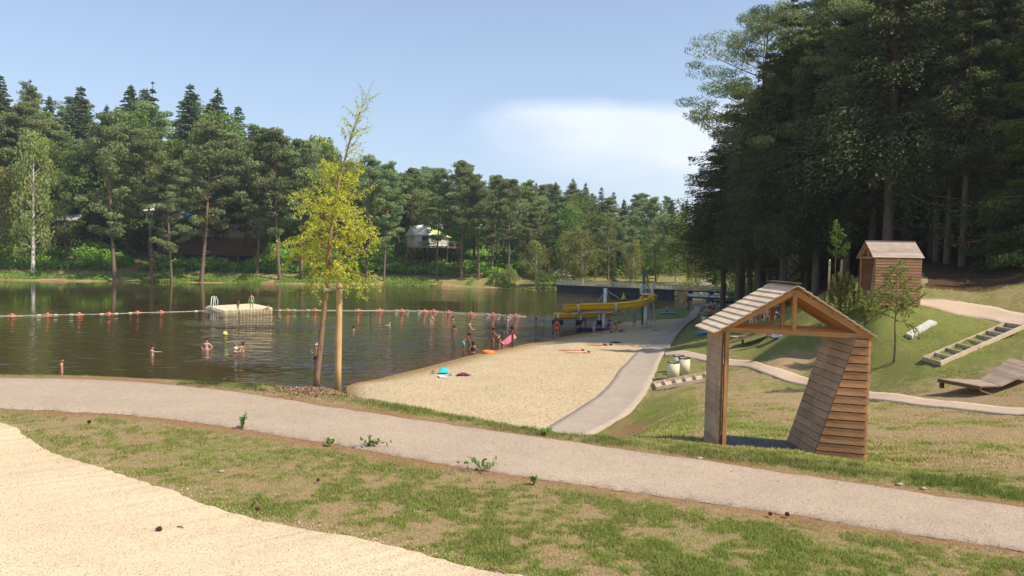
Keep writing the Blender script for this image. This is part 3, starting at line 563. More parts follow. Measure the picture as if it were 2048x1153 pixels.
def broad(seed, H=18, base=.2, wid=.30, nc=46, dens=110, ls=.42, leaf='broad_leaf', bk_='bark_spruce', rnd=.85, hang=0, cl=.075):
    rg = np.random.default_rng(seed); tb = []; C = []; TT = []
    lean = rg.normal(0, .02, 2); tb.append(([(lean[0]*z, lean[1]*z, z) for z in np.linspace(-.6, H*.9, 7)], [.014*H*(1.1-.16*i) for i in range(7)], 8))
    for i in range(nc):
        t = (i+.5)/nc; h = H*(base+(1-base)*t); prof = math.sin(math.pi*min(.12+t*.82, 1))**rnd; Rr = H*wid*prof*rg.uniform(.35, 1.05); a = i*2.4+rg.normal(0, .4)
        c0 = np.array([math.cos(a)*Rr+lean[0]*h, math.sin(a)*Rr+lean[1]*h, h+rg.normal(0, .02)*H])
        tb.append(([(lean[0]*h, lean[1]*h, max(h-Rr*.7, H*base*.6)), tuple(c0*.5+np.array([lean[0]*h*.5, lean[1]*h*.5, (h-Rr*.2)*.5])), tuple(c0)], [.0035*H, .0022*H, .0008*H], 4))
        rad = H*cl*rg.uniform(.7, 1.4); k = int(dens*rg.uniform(.7, 1.3)); u3 = rg.normal(size=(k, 3)); u3 /= np.linalg.norm(u3, axis=1)[:, None]; u3 *= rg.uniform(.3, 1, (k, 1))**.45
        q = c0+u3*np.array([rad, rad, rad*.7])
        if hang: q[:, 2] -= rg.uniform(0, 1, k)**2*hang*H
        C.append(q); TT.append(np.clip(rg.normal(.5, .15)+u3[:, 2]*.1+rg.normal(0, .1, k), 0, 1))
    C = np.concatenate(C); D = np.tile([0, 0, -.9], (len(C), 1)) if hang else None
    return trunkmesh('trunk', bk_, tb), leafmesh('crown', C, ls, leaf, np.concatenate(TT), .6, .2, D, rg=rg)
LIB = {}
for i in range(5): LIB['pine', i] = (pine(100+i, 25, base=(.26, .40, .22, .32, .46)[i], wid=(.15, .14, .18, .14, .16)[i], nb=34, dens=100, ls=.46, lean=.03, flat=.42), 25)
for i in range(4): LIB['spruce', i] = (spruce(200+i, 28, base=.2, wid=(.17, .19, .15, .18)[i], ls=.6, dens=1.3, lv=52, pw=(.65, .75, .6, .8)[i]), 28)
for i in range(3): LIB['broad', i] = (broad(300+i, 16, dens=150, ls=.42), 16)
for i in range(3): LIB['birch', i] = (broad(400+i, 20, base=.22, wid=.17, nc=50, dens=120, ls=.40, leaf='birch_leaf', bk_='bark_birch', hang=.10, cl=.055), 20)
LIB['cypress', 0] = (broad(450, 10, base=.03, wid=.12, nc=40, dens=90, ls=.35, leaf='dark_leaf', cl=.06), 10)
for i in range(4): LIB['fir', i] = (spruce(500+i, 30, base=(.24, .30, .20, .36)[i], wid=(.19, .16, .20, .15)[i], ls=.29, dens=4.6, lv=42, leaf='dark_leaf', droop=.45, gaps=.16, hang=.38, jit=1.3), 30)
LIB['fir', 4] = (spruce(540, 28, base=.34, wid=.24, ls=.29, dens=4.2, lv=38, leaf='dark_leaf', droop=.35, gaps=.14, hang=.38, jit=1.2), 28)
for i in range(2): LIB['tallpine', i] = (pine(600+i, 28, base=(.42, .58)[i], wid=.19, nb=40, dens=230, ls=.30, asp=.26, leaf='pine_leaf', bk_='bark_pine', lean=.025, dead=10, flat=.38), 28)
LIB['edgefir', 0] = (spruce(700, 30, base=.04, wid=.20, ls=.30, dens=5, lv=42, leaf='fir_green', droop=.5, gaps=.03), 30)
NAME = dict(pine='pine_tree', spruce='spruce_tree', broad='oak_tree', birch='birch_tree', cypress='cypress_tree', fir='fir_tree', tallpine='pine_tree', edgefir='spruce_tree')
def tree(kind, var, x, y, H, label, group, sx=1., rz=None, z=None, cat='tree'):
    (tr_, cr_), h0 = LIB[kind, var]; s_ = H/h0
    r = thing(NAME[kind], label, cat, (x, y, (Tz(x, y) if z is None else z)-.1), random.uniform(0, 6.28) if rz is None else rz, group)
    for nm, me in (('trunk', tr_), ('crown', cr_)):
        o = mobj(nm, me, r); o.scale = (s_*sx, s_*sx, s_)
    return r
def tree_px(kind, var, px, py, Y, top, label, group=None, sx=1., rz=None):
    """stands on the terrain at depth Y under pixel px; its top reaches image row top"""
    x = (CAM+ray(px, py)*(Y/ray(px, py)[1]))[0]; z = Tz(x, Y); zt = W_(px, top, Y)[2]
    return tree(kind, var, x, Y, max(zt-z, 2), label, group, sx, rz, z)
# --- far bank, front row picked one by one
G1 = 'trees on the far bank'
front = [('birch', 0, 66, 542, 154, 262, 'slim white-trunked birch standing alone at the left end of the far shore', 1.0),
 ('birch', 1, -10, 530, 156, 330, 'pale birch cut by the left edge of the picture', 1.3),
 ('pine', 0, 228, 542, 154, 232, 'leaning pine with bare orange upper trunk right of the birch on the far shore', .95),
 ('pine', 1, 303, 540, 156, 262, 'pine at the water edge left of the white tent', .9),
 ('pine', 2, 341, 542, 155, 330, 'lower spreading pine in front of the long brown building', .85),
 ('pine', 3, 405, 544, 157, 246, 'tall straight pine standing just right of the white tent roof', 1.0),
 ('pine', 1, 478, 500, 172, 270, 'slender pine behind the bank below the dip of the tree line', .9),
 ('pine', 0, 515, 522, 166, 262, 'dense pine on the bank left of the young yellow tree', 1.0),
 ('broad', 0, 130, 500, 168, 350, 'dark oak between the birch and the leaning pine', 1.1),
 ('broad', 1, 255, 500, 172, 370, 'dark oak in the gap behind the leaning pine', 1.0),
 ('pine', 3, 560, 540, 163, 262, 'pine on the shore whose crown is behind the left twigs of the yellow tree', .95),
 ('pine', 4, 600, 545, 164, 285, 'pine on the shore behind the yellow tree crown', .95),
 ('pine', 2, 730, 535, 168, 318, 'pine just right of the stake, rising over the far shore', .95),
 ('pine', 0, 770, 548, 168, 330, 'pine with three close thin stems beside it at the right of the yellow tree', .8),
 ('pine', 4, 822, 520, 178, 340, 'pine standing left of the lime and white tent', .8),
 ('pine', 4, 848, 500, 186, 350, 'thin pine directly in front of the lime and white tent', .75),
 ('pine', 3, 876, 537, 170, 338, 'leaning thin pine at the right end of the tent deck', .8),
 ('pine', 4, 925, 548, 169, 328, 'tall pine right of the tent with high bare trunk', .95),
 ('pine', 1, 957, 550, 168, 350, 'pine with reddish trunk near the middle of the far shore', .85),
 ('pine', 3, 985, 530, 176, 352, 'reddish-trunked pine set back from the shore above the buoy line', .8),
 ('pine', 4, 1015, 552, 168, 362, 'leaning pine at the right end of the long far shore', .9),
 ('pine', 0, 1048, 525, 178, 366, 'grey-green pine left of the pair of pale willows', .9),
 ('birch', 1, 1072, 560, 160, 480, 'low pale bush-like birch at the far right corner of the bank', 1.9),
 ('birch', 0, 1130, 558, 160, 463, 'pale green birch, left one of the pair above the dam end', 1.8),
 ('birch', 2, 1165, 560, 159, 458, 'pale green birch, right one of the pair above the dam end', 1.6),
 ('broad', 2, 1160, 545, 190, 388, 'big round dark green oak behind the pair of pale birches', 1.2),
 ('broad', 0, 855, 500, 215, 338, 'bright green oak sticking up behind the tent', 1.0),
 ('cypress', 0, 1227, 562, 150, 512, 'narrow dark cypress on the lawn behind the dam', .9),
 ('pine', 2, 1215, 545, 168, 400, 'broad pine behind the narrow dark cypress', .9),
 ('birch', 1, 1265, 566, 152, 478, 'pale birch right of the narrow cypress', 1.4),
 ('pine', 0, 1310, 560, 158, 398, 'pine with red-brown trunk above the slide tower', .95),
 ('birch', 2, 1352, 560, 155, 425, 'pale green tall birch above the notice board', 1.3),
 ('birch', 0, 1385, 562, 150, 488, 'short pale birch beside the white sign', 1.4),
 ('broad', 1, 1430, 560, 145, 505, 'low leafy tree in shade left of the dark forest', 1.3),
 ('birch', 1, 1475, 566, 142, 500, 'low pale tree at the foot of the dark forest', 1.3)]
for k_, v_, px, py, Y, top, lab, sx_ in front: tree_px(k_, v_, px, py, Y, top, lab, G1, sx_)
# bare stems beside the pine right of the yellow tree etc. come with the second row
def env(px):
    return float(np.interp(px, [-200, 0, 60, 100, 165, 215, 260, 305, 340, 380, 435, 475, 520, 620, 700, 780, 860, 930, 1000, 1090, 1140, 1200, 1260, 1330, 1400, 1480, 1560], [150, 165, 165, 205, 180, 215, 180, 170, 250, 175, 182, 215, 252, 285, 305, 330, 350, 345, 360, 370, 368, 385, 400, 398, 410, 420, 430]))
named = [('spruce', 0, 3, 195, 150, 'tallest spruce at the left edge of the far forest', 1.1), ('fir', 2, 62, 200, 158, 'dark blue-green fir tip, second from the left on the tree line', .8), ('spruce', 1, 100, 210, 190, 'short spruce tip between the fir and the small pointed spruce', 1),
 ('spruce', 2, 163, 200, 172, 'small sharply pointed spruce tip above the oak', 1.1), ('spruce', 3, 214, 215, 210, 'low spruce tip in the dip of the left tree line', 1), ('spruce', 1, 262, 200, 168, 'full olive spruce left of the dark tiered fir', 1.1), ('fir', 0, 305, 202, 162, 'dark tiered fir with see-through branches on the left tree line', .8),
 ('spruce', 0, 380, 200, 168, 'wide spruce left in the pair of tall tips over the tent', 1.2), ('spruce', 3, 434, 198, 176, 'narrow spruce right in the pair of tall tips over the tent', 1.1), ('spruce', 2, 475, 205, 212, 'shaded spruce tip just right of the pair of tall tips', 1.1), ('broad', 1, 640, 210, 280, 'round leafy crown on the tree line behind the yellow tree whip', 1.1)]
for k_, v_, px, Y, top, lab, sx_ in named: tree_px(k_, v_, px, 500, Y, top, lab, G1, sx_)
rt_ = random.Random(5); used_ = []
def scatter(n, u0_, u1_, y0, y1, drop, kinds, lab, grp, mind=4, sxr=(.8, 1.2)):
    k = tries = 0
    while k < n and tries < n*40:
        tries += 1; px = rt_.uniform(u0_, u1_); Y = rt_.uniform(y0, y1); x = (px-1024)/F*Y
        if any((x-a)**2+(Y-b)**2 < mind*mind for a, b in used_): continue
        used_.append((x, Y)); kd, v = rt_.choice(kinds); z = Tz(x, Y)
        if z < .5: continue
        top = env(px)+rt_.uniform(*drop); H = W_(px, top, Y)[2]-z; H = min(max(H, 9), 42)
        tree(kd, v, x, Y, H, lab[kd], lab[kd] and grp[kd], rt_.uniform(*sxr)); k += 1
lab1 = dict(pine='one of the many alike pines crowding the far bank behind the front row', spruce='one of the many alike spruces forming the back of the far forest', broad='one of the alike dark oaks filling gaps among the far pines', birch='one of the alike pale birches scattered among the far pines')
grp1 = {a: 'far bank '+b for a, b in dict(pine='pines behind the front row', spruce='spruces at the back', broad='oaks among the pines', birch='birches among the pines').items()}
PK = [('pine', i) for i in range(5)]; SK = [('spruce', i) for i in range(4)]; BK = [('broad', i) for i in range(3)]
scatter(40, -120, 560, 172, 190, (40, 130), PK+BK, lab1, grp1)
scatter(34, -120, 600, 195, 235, (0, 45), PK+SK+SK, lab1, grp1, 4.5)
scatter(30, 560, 1100, 182, 205, (15, 70), PK+PK+BK, lab1, grp1)
scatter(34, 560, 1120, 212, 260, (0, 25), PK+PK+SK+BK[:1], lab1, grp1, 4.5)
scatter(44, 1060, 1570, 168, 200, (25, 90), PK+BK+[('birch', 1)], lab1, grp1)
scatter(60, 1000, 1570, 205, 290, (-12, 30), SK+SK+PK[:1], lab1, grp1, 4.5, (.8, 1.1))
# --- the dark forest on the right
G2 = 'trees of the forest on the right'
tree_px('tallpine', 0, 1515, 590, 62, 30, 'tall pine with orange upper trunk at the left front of the right forest', G2, 1.0, 2.0)
tree_px('fir', 4, 1476, 590, 66, 150, 'dark fir reaching lowest and farthest left at the edge of the right forest', G2, 1.35)
tree_px('fir', 4, 1446, 585, 72, 250, 'shorter dark fir behind the left edge of the right forest', G2, 1.35)
tree_px('fir', 4, 1566, 590, 60, -10, 'dark spruce right behind the leaning orange pine', G2, 1.0)
tree_px('tallpine', 1, 1745, 575, 55, -60, 'high pine with a forked bare orange top over the far hut', G2, 1.1, .4)
tree_px('tallpine', 1, 1862, 560, 52, -90, 'high pine whose bare trunk shows against the sky at the top', G2, 1.0, 2.2)
tree_px('fir', 1, 1630, 588, 58, -30, 'dark fir with pale trunk left of the far hut', G2, 1.1)
tree_px('fir', 0, 1690, 580, 57, -70, 'dark fir rising behind the far hut roof', G2, 1.1)
for px, py, Y, v, lab in ((1893, 552, 50, 1, 'thick leaning trunk right of the far hut'), (1923, 547, 48, 3, 'pale straight trunk right of the thick leaning one'), (1978, 528, 49, 3, 'straight pale trunk nearest the right branches'), (2010, 520, 56, 1, 'thin dark trunk next to the right branches'), (1807, 565, 54, 3, 'reddish trunk standing just behind the roof ridge end of the far hut'), (1845, 560, 60, 1, 'thin trunk in the dark gap right of the far hut')):
    tree_px('fir', v, px, py, Y, -120, 'dark fir, its '+lab, G2, 1.0)
lab2 = dict(fir='one of the many alike dark firs packed deep in the forest on the right', tallpine='one of the alike tall pines standing among the firs on the right')
k = tries = 0
while k < 150 and tries < 9000:
    tries += 1; px = rt_.uniform(1470, 2700); Y = rt_.uniform(52, 125) if px < 2050 else rt_.uniform(33, 110); x = (px-1024)/F*Y
    if px < 1545 and Y < 66: continue
    if Y < 50 and x < 52: continue
    if 1960 < px < 2250 and Y < 58: continue
    if px > 2030 and Y < 44 and px < 2230: continue
    if any((x-a)**2+(Y-b)**2 < 3.0**2 for a, b in used_): continue
    used_.append((x, Y)); H = rt_.uniform(24, 33) if not (54 < Y < 66 and x > 20) else rt_.uniform(16, 20)
    if px < 1600: H = min(H, W_(px, np.interp(px, [1420, 1480, 1560, 1600], [330, 150, 20, 0])+rt_.uniform(0, 80), Y)[2]-Tz(x, Y))
    kd = 'tallpine' if rt_.random() < .15 else 'fir'; vr = rt_.choice([0, 1]) if kd == 'tallpine' else rt_.randrange(4)
    if px < 1640 and kd == 'fir': vr = rt_.choice([3, 4])
    tree(kd, vr, x, Y, H, lab2[kd], 'deep '+('pines' if kd == 'tallpine' else 'firs')+' of the right forest', rt_.uniform(.9, 1.15)); k += 1
tree('edgefir', 0, 31.0, 42, 25, 'sunlit bright green spruce whose branches hang in at the right edge', G2, 1.0, .5)
tree('edgefir', 0, 35.5, 46, 29, 'second bright spruce just outside the right edge', G2, .85, 2.5)
for i in range(16):
    tree('fir', i % 4, rt_.uniform(47, 62), 27+i*1.25, rt_.uniform(27, 33), lab2['fir'], 'deep firs of the right forest', 1.1)
# --- ferns and brush on the slope of the far bank
def brush(name, n, fpos, size, mat, label, cat):
    P, tt = fpos(n); Vv, Fv = cards(P, size, .5, .6); return tag(mesh_np(name, Vv, Fv, MAT[mat], np.repeat(tt, 4)), label, cat, kind='stuff')
def fern_pos(n):
    u = rng.uniform(-150, 1110, n); Y = rng.uniform(163, 196, n)-np.clip((500-u)/500, 0, 1)*10; X = (u-1024)/F*Y; Z = T(X, Y); c = fbm(X, Y, .16, 41); ok = (Z > 1.9) & (c > .34); X, Y, Z, c = X[ok], Y[ok], Z[ok], c[ok]
    h = (c-.28)*7.5*rng.random(len(X)); return np.stack([X, Y, Z+.1+h], -1), np.clip(.2+h*.35+rng.normal(0, .15, len(X)), 0, 1)
brush('fern_undergrowth', 150000, fern_pos, .7, 'fern', 'bright green ferns and brambles covering the slope of the far bank', 'ferns')
def reed_pos(n):
    u = rng.uniform(-200, 1112, n); t = rng.random(n)**1.3; Ysh = np.interp(u, [-400, 0, 300, 500, 800, 1000, 1105], [150, 149.5, 156, 159.5, 166, 161.5, 154.5]); Y = Ysh-.3+t*5; X = (u-1024)/F*Y; Z = T(X, Y); c = fbm(X, Y*.5, .25, 51); ok = (Z > -.15) & (Z < 1.3) & (c > .38); X, Y, Z, c = X[ok], Y[ok], Z[ok], c[ok]
    return np.stack([X, Y, np.maximum(Z, 0)+rng.random(len(X))*(c-.3)*1.6], -1), rng.uniform(.1, 1, len(X))
brush('shore_grass', 26000, reed_pos, .38, 'fern', 'tufted grass fringing the far waterline', 'grass')
def bushes(spots):
    for px, Y, w, h, mat, lab in spots:
        x = (px-1024)/F*Y; z = Tz(x, Y); n = int(500+w*h*60); u3 = rng.normal(size=(n, 3)); u3 /= np.linalg.norm(u3, axis=1)[:, None]; u3 *= rng.uniform(.4, 1, (n, 1))**.4; u3[:, 2] = np.abs(u3[:, 2])
        bump = 1+.35*np.sin(u3[:, :1]*5+px)*np.cos(u3[:, 1:2]*4); o = mesh_np('bush', *cards(u3*bump*np.array([w/2, w/2, h]), .35, .55), MAT[mat], np.repeat(np.clip(rng.normal(.5, .2, n), 0, 1), 4)); o.location = (x, Y, z); tag(o, lab, 'bush', 'bushes')
bushes([(1098, 152, 5.5, 4.0, 'broad_leaf', 'dark green bush at the left end of the dam'), (995, 164, 5, 2.5, 'broad_leaf', 'bush on the shore where the bank curves to the dam'), (710, 166, 4, 2.2, 'fern', 'bright bush on the far shore right of the stake'), (615, 165, 4, 2.4, 'broad_leaf', 'dark bush on the far shore behind the yellow tree trunk'),
        (345, 160, 5, 2.0, 'fern', 'low bright bush below the pine in front of the long building'), (1020, 168, 4, 3.0, 'birch_leaf', 'pale bush beside the leaning pine at the end of the far shore'), (905, 172, 6, 3, 'fern', 'bright bush under the tall pine right of the tent'),
        (1440, 136, 6, 3, 'birch_leaf', 'pale sunlit bush behind the railing near the forest'), (1375, 141, 5, 2.5, 'birch_leaf', 'pale bush behind the railing by the white sign'), (1500, 120, 7, 4, 'fern', 'green bush at the right end of the dam'), (1540, 105, 6, 3.4, 'fern', 'green bush below the forest edge behind the near hut ridge')])

def thicket_pos(n):
    u = rng.uniform(-200, 1580, n); Y = rng.uniform(184, 290, n); X = (u-1024)/F*Y; Z = T(X, Y); return np.stack([X, Y, Z+rng.random(n)*2.2*fbm(X, Y, .12, 61)*1.6], -1), rng.uniform(0, .7, n)
brush('woodland_undergrowth', 52000, thicket_pos, 1.3, 'broad_leaf', 'dark leafy undergrowth between the trunks of the far wood', 'undergrowth')
# ---------------------------------------------------------------- wooden play huts
def vplane(px, py, A, B):
    """where the view ray meets the upright plane through ground points A, B"""
    nrm = np.array([-(B[1]-A[1]), B[0]-A[0], 0.]); d = ray(px, py); t = ((np.array([A[0], A[1], 0])-CAM)@nrm)/(d@nrm); return CAM+d*t
def lerp(a, b, t): return a+(b-a)*t
def board_quad(m, P00, P10, P11, P01, n, out, thick=.022, lap=.010, gap=.006, jit=0, tv=None):
    """n boards filling the quad: rows run P00->P10, stacked towards P01/P11; out = outward normal"""
    out = np.array(out, float)
    for i in range(n):
        a, b = i/n, (i+1)/n-gap/max(np.linalg.norm(P01-P00), .01); j0 = random.uniform(-jit, jit); j1 = random.uniform(-jit, jit)
        l0, r0_, l1, r1 = lerp(P00, P01, a), lerp(P10, P11, a), lerp(P00, P01, b), lerp(P10, P11, b); e = (r0_-l0)/max(np.linalg.norm(r0_-l0), 1e-6)
        l0 = l0-e*j0; l1 = l1-e*j0; r0_ = r0_+e*j1; r1 = r1+e*j1
        o0 = out*(thick+lap); o1 = out*thick
        m.hexa([l0, r0_, r0_+o0, l0+o0, l1, r1, r1+o1, l1+o1], None if tv is None else tv, 0)
def hut(name, label, cat, FL, FR, D, zb, ze, zr, mats, slant, back=False, nside=16, eave=.09, over=.07, nroof=11):
    """FL/FR front ground corners (x,y), D depth vector, zb floor, ze eave, zr ridge; slant = (top,bottom) positions of the slanted inner wall along the front"""
    FL, FR, D = [np.array([*q, 0.]) for q in (FL, FR, D)]; base = (FL+FR)/2+D/2
    root = thing(name, label, cat, (base[0], base[1], zb)); Oi = np.array([base[0], base[1], zb])
    def loc(p): return np.asarray(p, float)-Oi
    P = lambda s, d, z: loc(lerp(FL, FR, s)+D*d+np.array([0, 0, z]))
    fr = (FR-FL)/np.linalg.norm(FR-FL); dd = D/np.linalg.norm(D); nf = np.array([fr[1], -fr[0], 0]); nf = nf if nf@dd < 0 else -nf; nl = np.array([dd[1], -dd[0], 0]); nl = nl if nl@fr < 0 else -nl
    Wd = np.linalg.norm(FR-FL); mo, mi, mbm, mrf, mfl = [MAT[q] for q in mats]
    # left wall: boards outside, frame posts, boards inside
    m = MB(); lw = 1 if back else .80; board_quad(m, P(0, lw, zb-.1), P(0, 0, zb-.1), P(0, 0, ze), P(0, lw, ze), nside, nl, jit=.006); m.build('left_wall', mi if not back else mo, root)
    m = MB(); board_quad(m, P(.012, .06, zb), P(.012, lw-.04, zb), P(.012, lw-.04, ze), P(.012, .06, ze), nside, -nl*.5, lap=.002); m.build('inner_lining', mi, root)
    for d_ in (0.03, .97 if back else .78):
        m = MB(); a = P(.035, d_, zb-.1); b = P(.035, d_, ze); m.bar(a, b, .06, .07, None, tuple(dd)); m.build('post', mbm, root)
    t_ = MB(); n = 30
    for i in range(n):
        z0 = lerp(zb-.1, ze, i/n); z1 = lerp(zb-.1, ze, (i+.93)/n); w = .016+.006*(i % 2); t_.bar(P(.002, -.004, z0), P(.002, -.004, z1), w, .02, None, tuple(nf))
    t_.build('trim', MAT['wood_trim'], root)
    # slanted wall on the right: boards facing the room, a clad triangle front and back, outer wall
    sT, sB = slant
    q = [P(sB, 0, zb-.1), P(sB, 1, zb-.1), P(sT, 1, ze), P(sT, 0, ze)]; nn = np.cross(q[1]-q[0], q[3]-q[0]); nn /= np.linalg.norm(nn); nn = nn if nn@fr < 0 else -nn
    m = MB(); k = 17
    for i in range(k):
        cut = random.choice([.38, .5, .62, 2]); a, b = i/k, (i+1)/k-.004
        segs = [(0, 1)] if cut > 1 else [(0, cut-.003), (cut+.003, 1)]
        for s0, s1 in segs:
            c0, c1 = lerp(q[0], q[3], a), lerp(q[1], q[2], a); c2, c3 = lerp(q[1], q[2], b), lerp(q[0], q[3], b)
            v = [lerp(c0, c1, s0), lerp(c0, c1, s1), lerp(c3, c2, s1), lerp(c3, c2, s0)]
            m.hexa([v[0], v[1], v[1]-nn*.02, v[0]-nn*.02, v[3], v[2], v[2]-nn*.02, v[3]-nn*.02], None, 0)
    m.build('slanted_wall', mi, root)
    m = MB(); dk = np.array(nf)*.012; m.hexa([q[0]+fr*.0-nf*.0+fr*.02, P(.995, 0, zb-.1), P(.995, 0, zb-.1)-nf*.02, q[0]+fr*.02-nf*.02, q[3]+fr*.02, P(.995, 0, ze), P(.995, 0, ze)-nf*.02, q[3]+fr*.02-nf*.02]); m.build('backing', MAT['wood_trim'], root)
    m = MB(); n = 16
    for i in range(n):
        a, b = i/n, (i+.86)/n; j = random.uniform(-.004, .004)
        l0 = lerp(P(sB+.008, 0, zb-.12), P(sT+.008, 0, ze), a); l1 = lerp(P(sB+.008, 0, zb-.12), P(sT+.008, 0, ze), b); r0_ = lerp(P(1, 0, zb-.12), P(1, 0, ze), a)+fr*j; r1 = lerp(P(1, 0, zb-.12), P(1, 0, ze), b)+fr*j
        m.hexa([l0, r0_, r0_+nf*.030, l0+nf*.030, l1, r1, r1+nf*.022, l1+nf*.022], None, 0)
    m.build('front_cladding', mo, root)
    m = MB(); board_quad(m, P(1, .0, zb-.12), P(1, 1, zb-.12), P(1, 1, ze), P(1, .0, ze), n, -nl, lap=.012, gap=.012, jit=.0); m.build('right_wall', mo, root)
    m = MB(); n = 16
    for i in range(n):
        a, b = i/n, (i+.9)/n
        l0 = lerp(P(sB, 1, zb-.12), P(sT, 1, ze), a); l1 = lerp(P(sB, 1, zb-.12), P(sT, 1, ze), b); r0_ = lerp(P(1, 1, zb-.12), P(1, 1, ze), a); r1 = lerp(P(1, 1, zb-.12), P(1, 1, ze), b)
        if back: l0, l1 = lerp(P(0, 1, zb-.12), P(0, 1, ze), a), lerp(P(0, 1, zb-.12), P(0, 1, ze), b)
        m.hexa([l0, r0_, r0_-nf*.03, l0-nf*.03, l1, r1, r1-nf*.018, l1-nf*.018], None, 0)
    m.build('back_cladding', mo, root)
    m = MB(); n = 12
    for i in range(n):
        s0, s1 = .02+(sB-.0)*i/n, .02+(sB-.0)*(i+.94)/n
        m.hexa([P(s0, 0, zb-.04), P(s1, 0, zb-.04), P(s1, 1, zb-.04), P(s0, 1, zb-.04), P(s0, 0, zb), P(s1, 0, zb), P(s1, 1, zb), P(s0, 1, zb)])
    m.build('floor', mfl, root)
    # trusses
    L_, Rr_, Tt = (-over, 1+over*.4, .5); zo = ze-(zr-ze)*over*2*.9
    for d_ in (0.0, .5, 1.0):
        m = MB(); o = dd*(.03-.06*d_)
        m.bar(P(0, d_, ze+.035)+o, P(1, d_, ze+.035)+o, .055, .07, None)
        m.build('tie_beam', mbm, root)
        m = MB(); m.bar(P(.5, d_, ze+.07)+o, P(.5, d_, zr-.05)+o, .055, .06, None, tuple(dd)); m.build('king_post', mbm, root)
        for s_ in (0, 1):
            m = MB(); e_ = P(-over*.8 if s_ == 0 else 1+over*.3, d_, lerp(ze, zr, -over*1.6 if s_ == 0 else -over*.6)+.03)+o; m.bar(e_, P(.5, d_, zr-.02)+o, .05, .085, None); m.build('rafter', mbm, root)
    # roof boards run along the depth, lapped
    for s_, mat, n in ((0, mrf, nroof), (1, mrf, nroof)):
        m = MB(); e0 = -over*1.1 if s_ == 0 else 1+over*.5; e1 = .5
        dz0 = -over*2.2*(zr-ze) if s_ == 0 else -over*1.0*(zr-ze)
        for i in range(n):
            a, b = i/n, (i+1.06)/n; sa, sb = lerp(e0, e1, a), lerp(e0, e1, min(b, 1)); za, zb_ = lerp(ze+dz0, zr, a)+.062, lerp(ze+dz0, zr, min(b, 1))+.062-.0
            d0, d1 = -over*1.2-random.uniform(0, .012), 1+over*1.1; k = .034
            m.hexa([P(sa, d0, za+k*.45), P(sb, d0, zb_), P(sb, d1, zb_), P(sa, d1, za+k*.45), P(sa, d0, za+k), P(sb, d0, zb_+k*.45), P(sb, d1, zb_+k*.45), P(sa, d1, za+k)], None, 1)
        m.build('roof_slope', mat, root)
        m = MB()
        for q_ in (.2, .5, .8):
            sa = lerp(e0, .5, q_); za = lerp(ze+dz0, zr, q_)+.055; m.bar(P(sa, -.02, za), P(sa, 1.02, za), .045, .025)
        m.build('batten', mbm, root)
    m = MB(); m.bar(P(.5, -over*1.4, zr+.105), P(.5, 1+over*1.2, zr+.105), .10, .018); m.build('ridge_cap', MAT['wood_trim'] if not back else mrf, root)
    return root
A1, B1 = (3.2, 11.3), (5.13, 10.7)
hut('play_hut', 'near open wooden hut frame with one slanted wall standing by the path', 'hut', A1, B1, (0, 1.0), 3.86, 5.64, 6.30, ('wood_orange', 'wood_shade', 'wood_beam', 'wood_roof', 'wood_floor'), (.905, .635))
A2, B2 = (16.82, 36.4), (16.54, 34.2)
hut('play_hut', 'small closed reddish wooden hut beside the upper path under the dark forest', 'hut', A2, B2, (1.95, -.26), 4.99, 7.0, 7.72, ('wood_red', 'wood_red', 'wood_beam', 'wood_roof2', 'wood_plat'), (.96, .70), back=True, nroof=14, over=.05)
# ---------------------------------------------------------------- step frames and platforms on the lawn
def steps(label, a0, a1, b0, b1, n, lift=.10):
    """a0->a1 one side rail, b0->b1 the other, n treads"""
    a0, a1, b0, b1 = [hit(*q, ymin=16)+np.array([0, 0, lift]) for q in (a0, a1, b0, b1)]
    root = thing('timber_steps', label, 'steps', (a0+b0)/2-np.array([0, 0, .1])); o = np.array(root.location)
    for p, q in ((a0, a1), (b0, b1)): m = MB(); m.bar(p-o, q-o, .06, .16); m.build('side_rail', MAT['wood_frame'], root)
    for i in range(n):
        t = (i+.02)/(n-1)*.985; m = MB(); p, q = lerp(a0, a1, t)-o, lerp(b0, b1, t)-o; m.bar(lerp(p, q, .04), lerp(p, q, .96), .06, .15); m.build('tread', MAT['wood_frame'], root)
    m = MB(); 
    for i in range(n-1):
        t0, t1 = (i+.1)/(n-1), (i+.95)/(n-1); v = [lerp(a0, a1, t0), lerp(b0, b1, t0), lerp(b0, b1, t1), lerp(a0, a1, t1)]; v = [q-o-np.array([0, 0, .05]) for q in v]
        m.hexa([v[0]-[0, 0, .03], v[1]-[0, 0, .03], v[2]-[0, 0, .03], v[3]-[0, 0, .03]]+v)
    m.build('gravel_infill', MAT['gravel'] if n < 8 else MAT['wood_floor'], root); return root
steps('short flight of pale timber steps from the promenade up to the near hut lawn', (1307, 769), (1432, 746), (1313, 780), (1436, 759), 7, .06)
steps('long flight of timber steps climbing the mound at the right edge', (1846, 727), (2012, 656), (1880, 737), (2048, 662), 9, .16)
def plank_quad(m, q, n, th=.04):
    q = [np.asarray(k, float) for k in q]
    for i in range(n):
        a, b = i/n, (i+.93)/n; v = [lerp(q[0], q[1], a), lerp(q[0], q[1], b), lerp(q[3], q[2], b), lerp(q[3], q[2], a)]
        m.hexa([k-np.array([0, 0, th]) for k in v]+v)
pl = thing('bent_platform', 'low bent wooden deck of weathered boards at the foot of the mound', 'platform', W_(1960, 770, 23.6))
o = np.array(pl.location)
q = [W_(1876, 757, 23.6), W_(1962, 773, 22.2), W_(2000, 772, 22.1), W_(1958, 760, 23.5)]
m = MB(); plank_quad(m, [k-o for k in (q[0], q[3], q[2], q[1])], 9); m.build('flat_deck', MAT['wood_plat'], pl)
q2 = [W_(1960, 760, 23.5), W_(2002, 772, 22.2), W_(2085, 734, 22.5), W_(2020, 716, 24.2)]
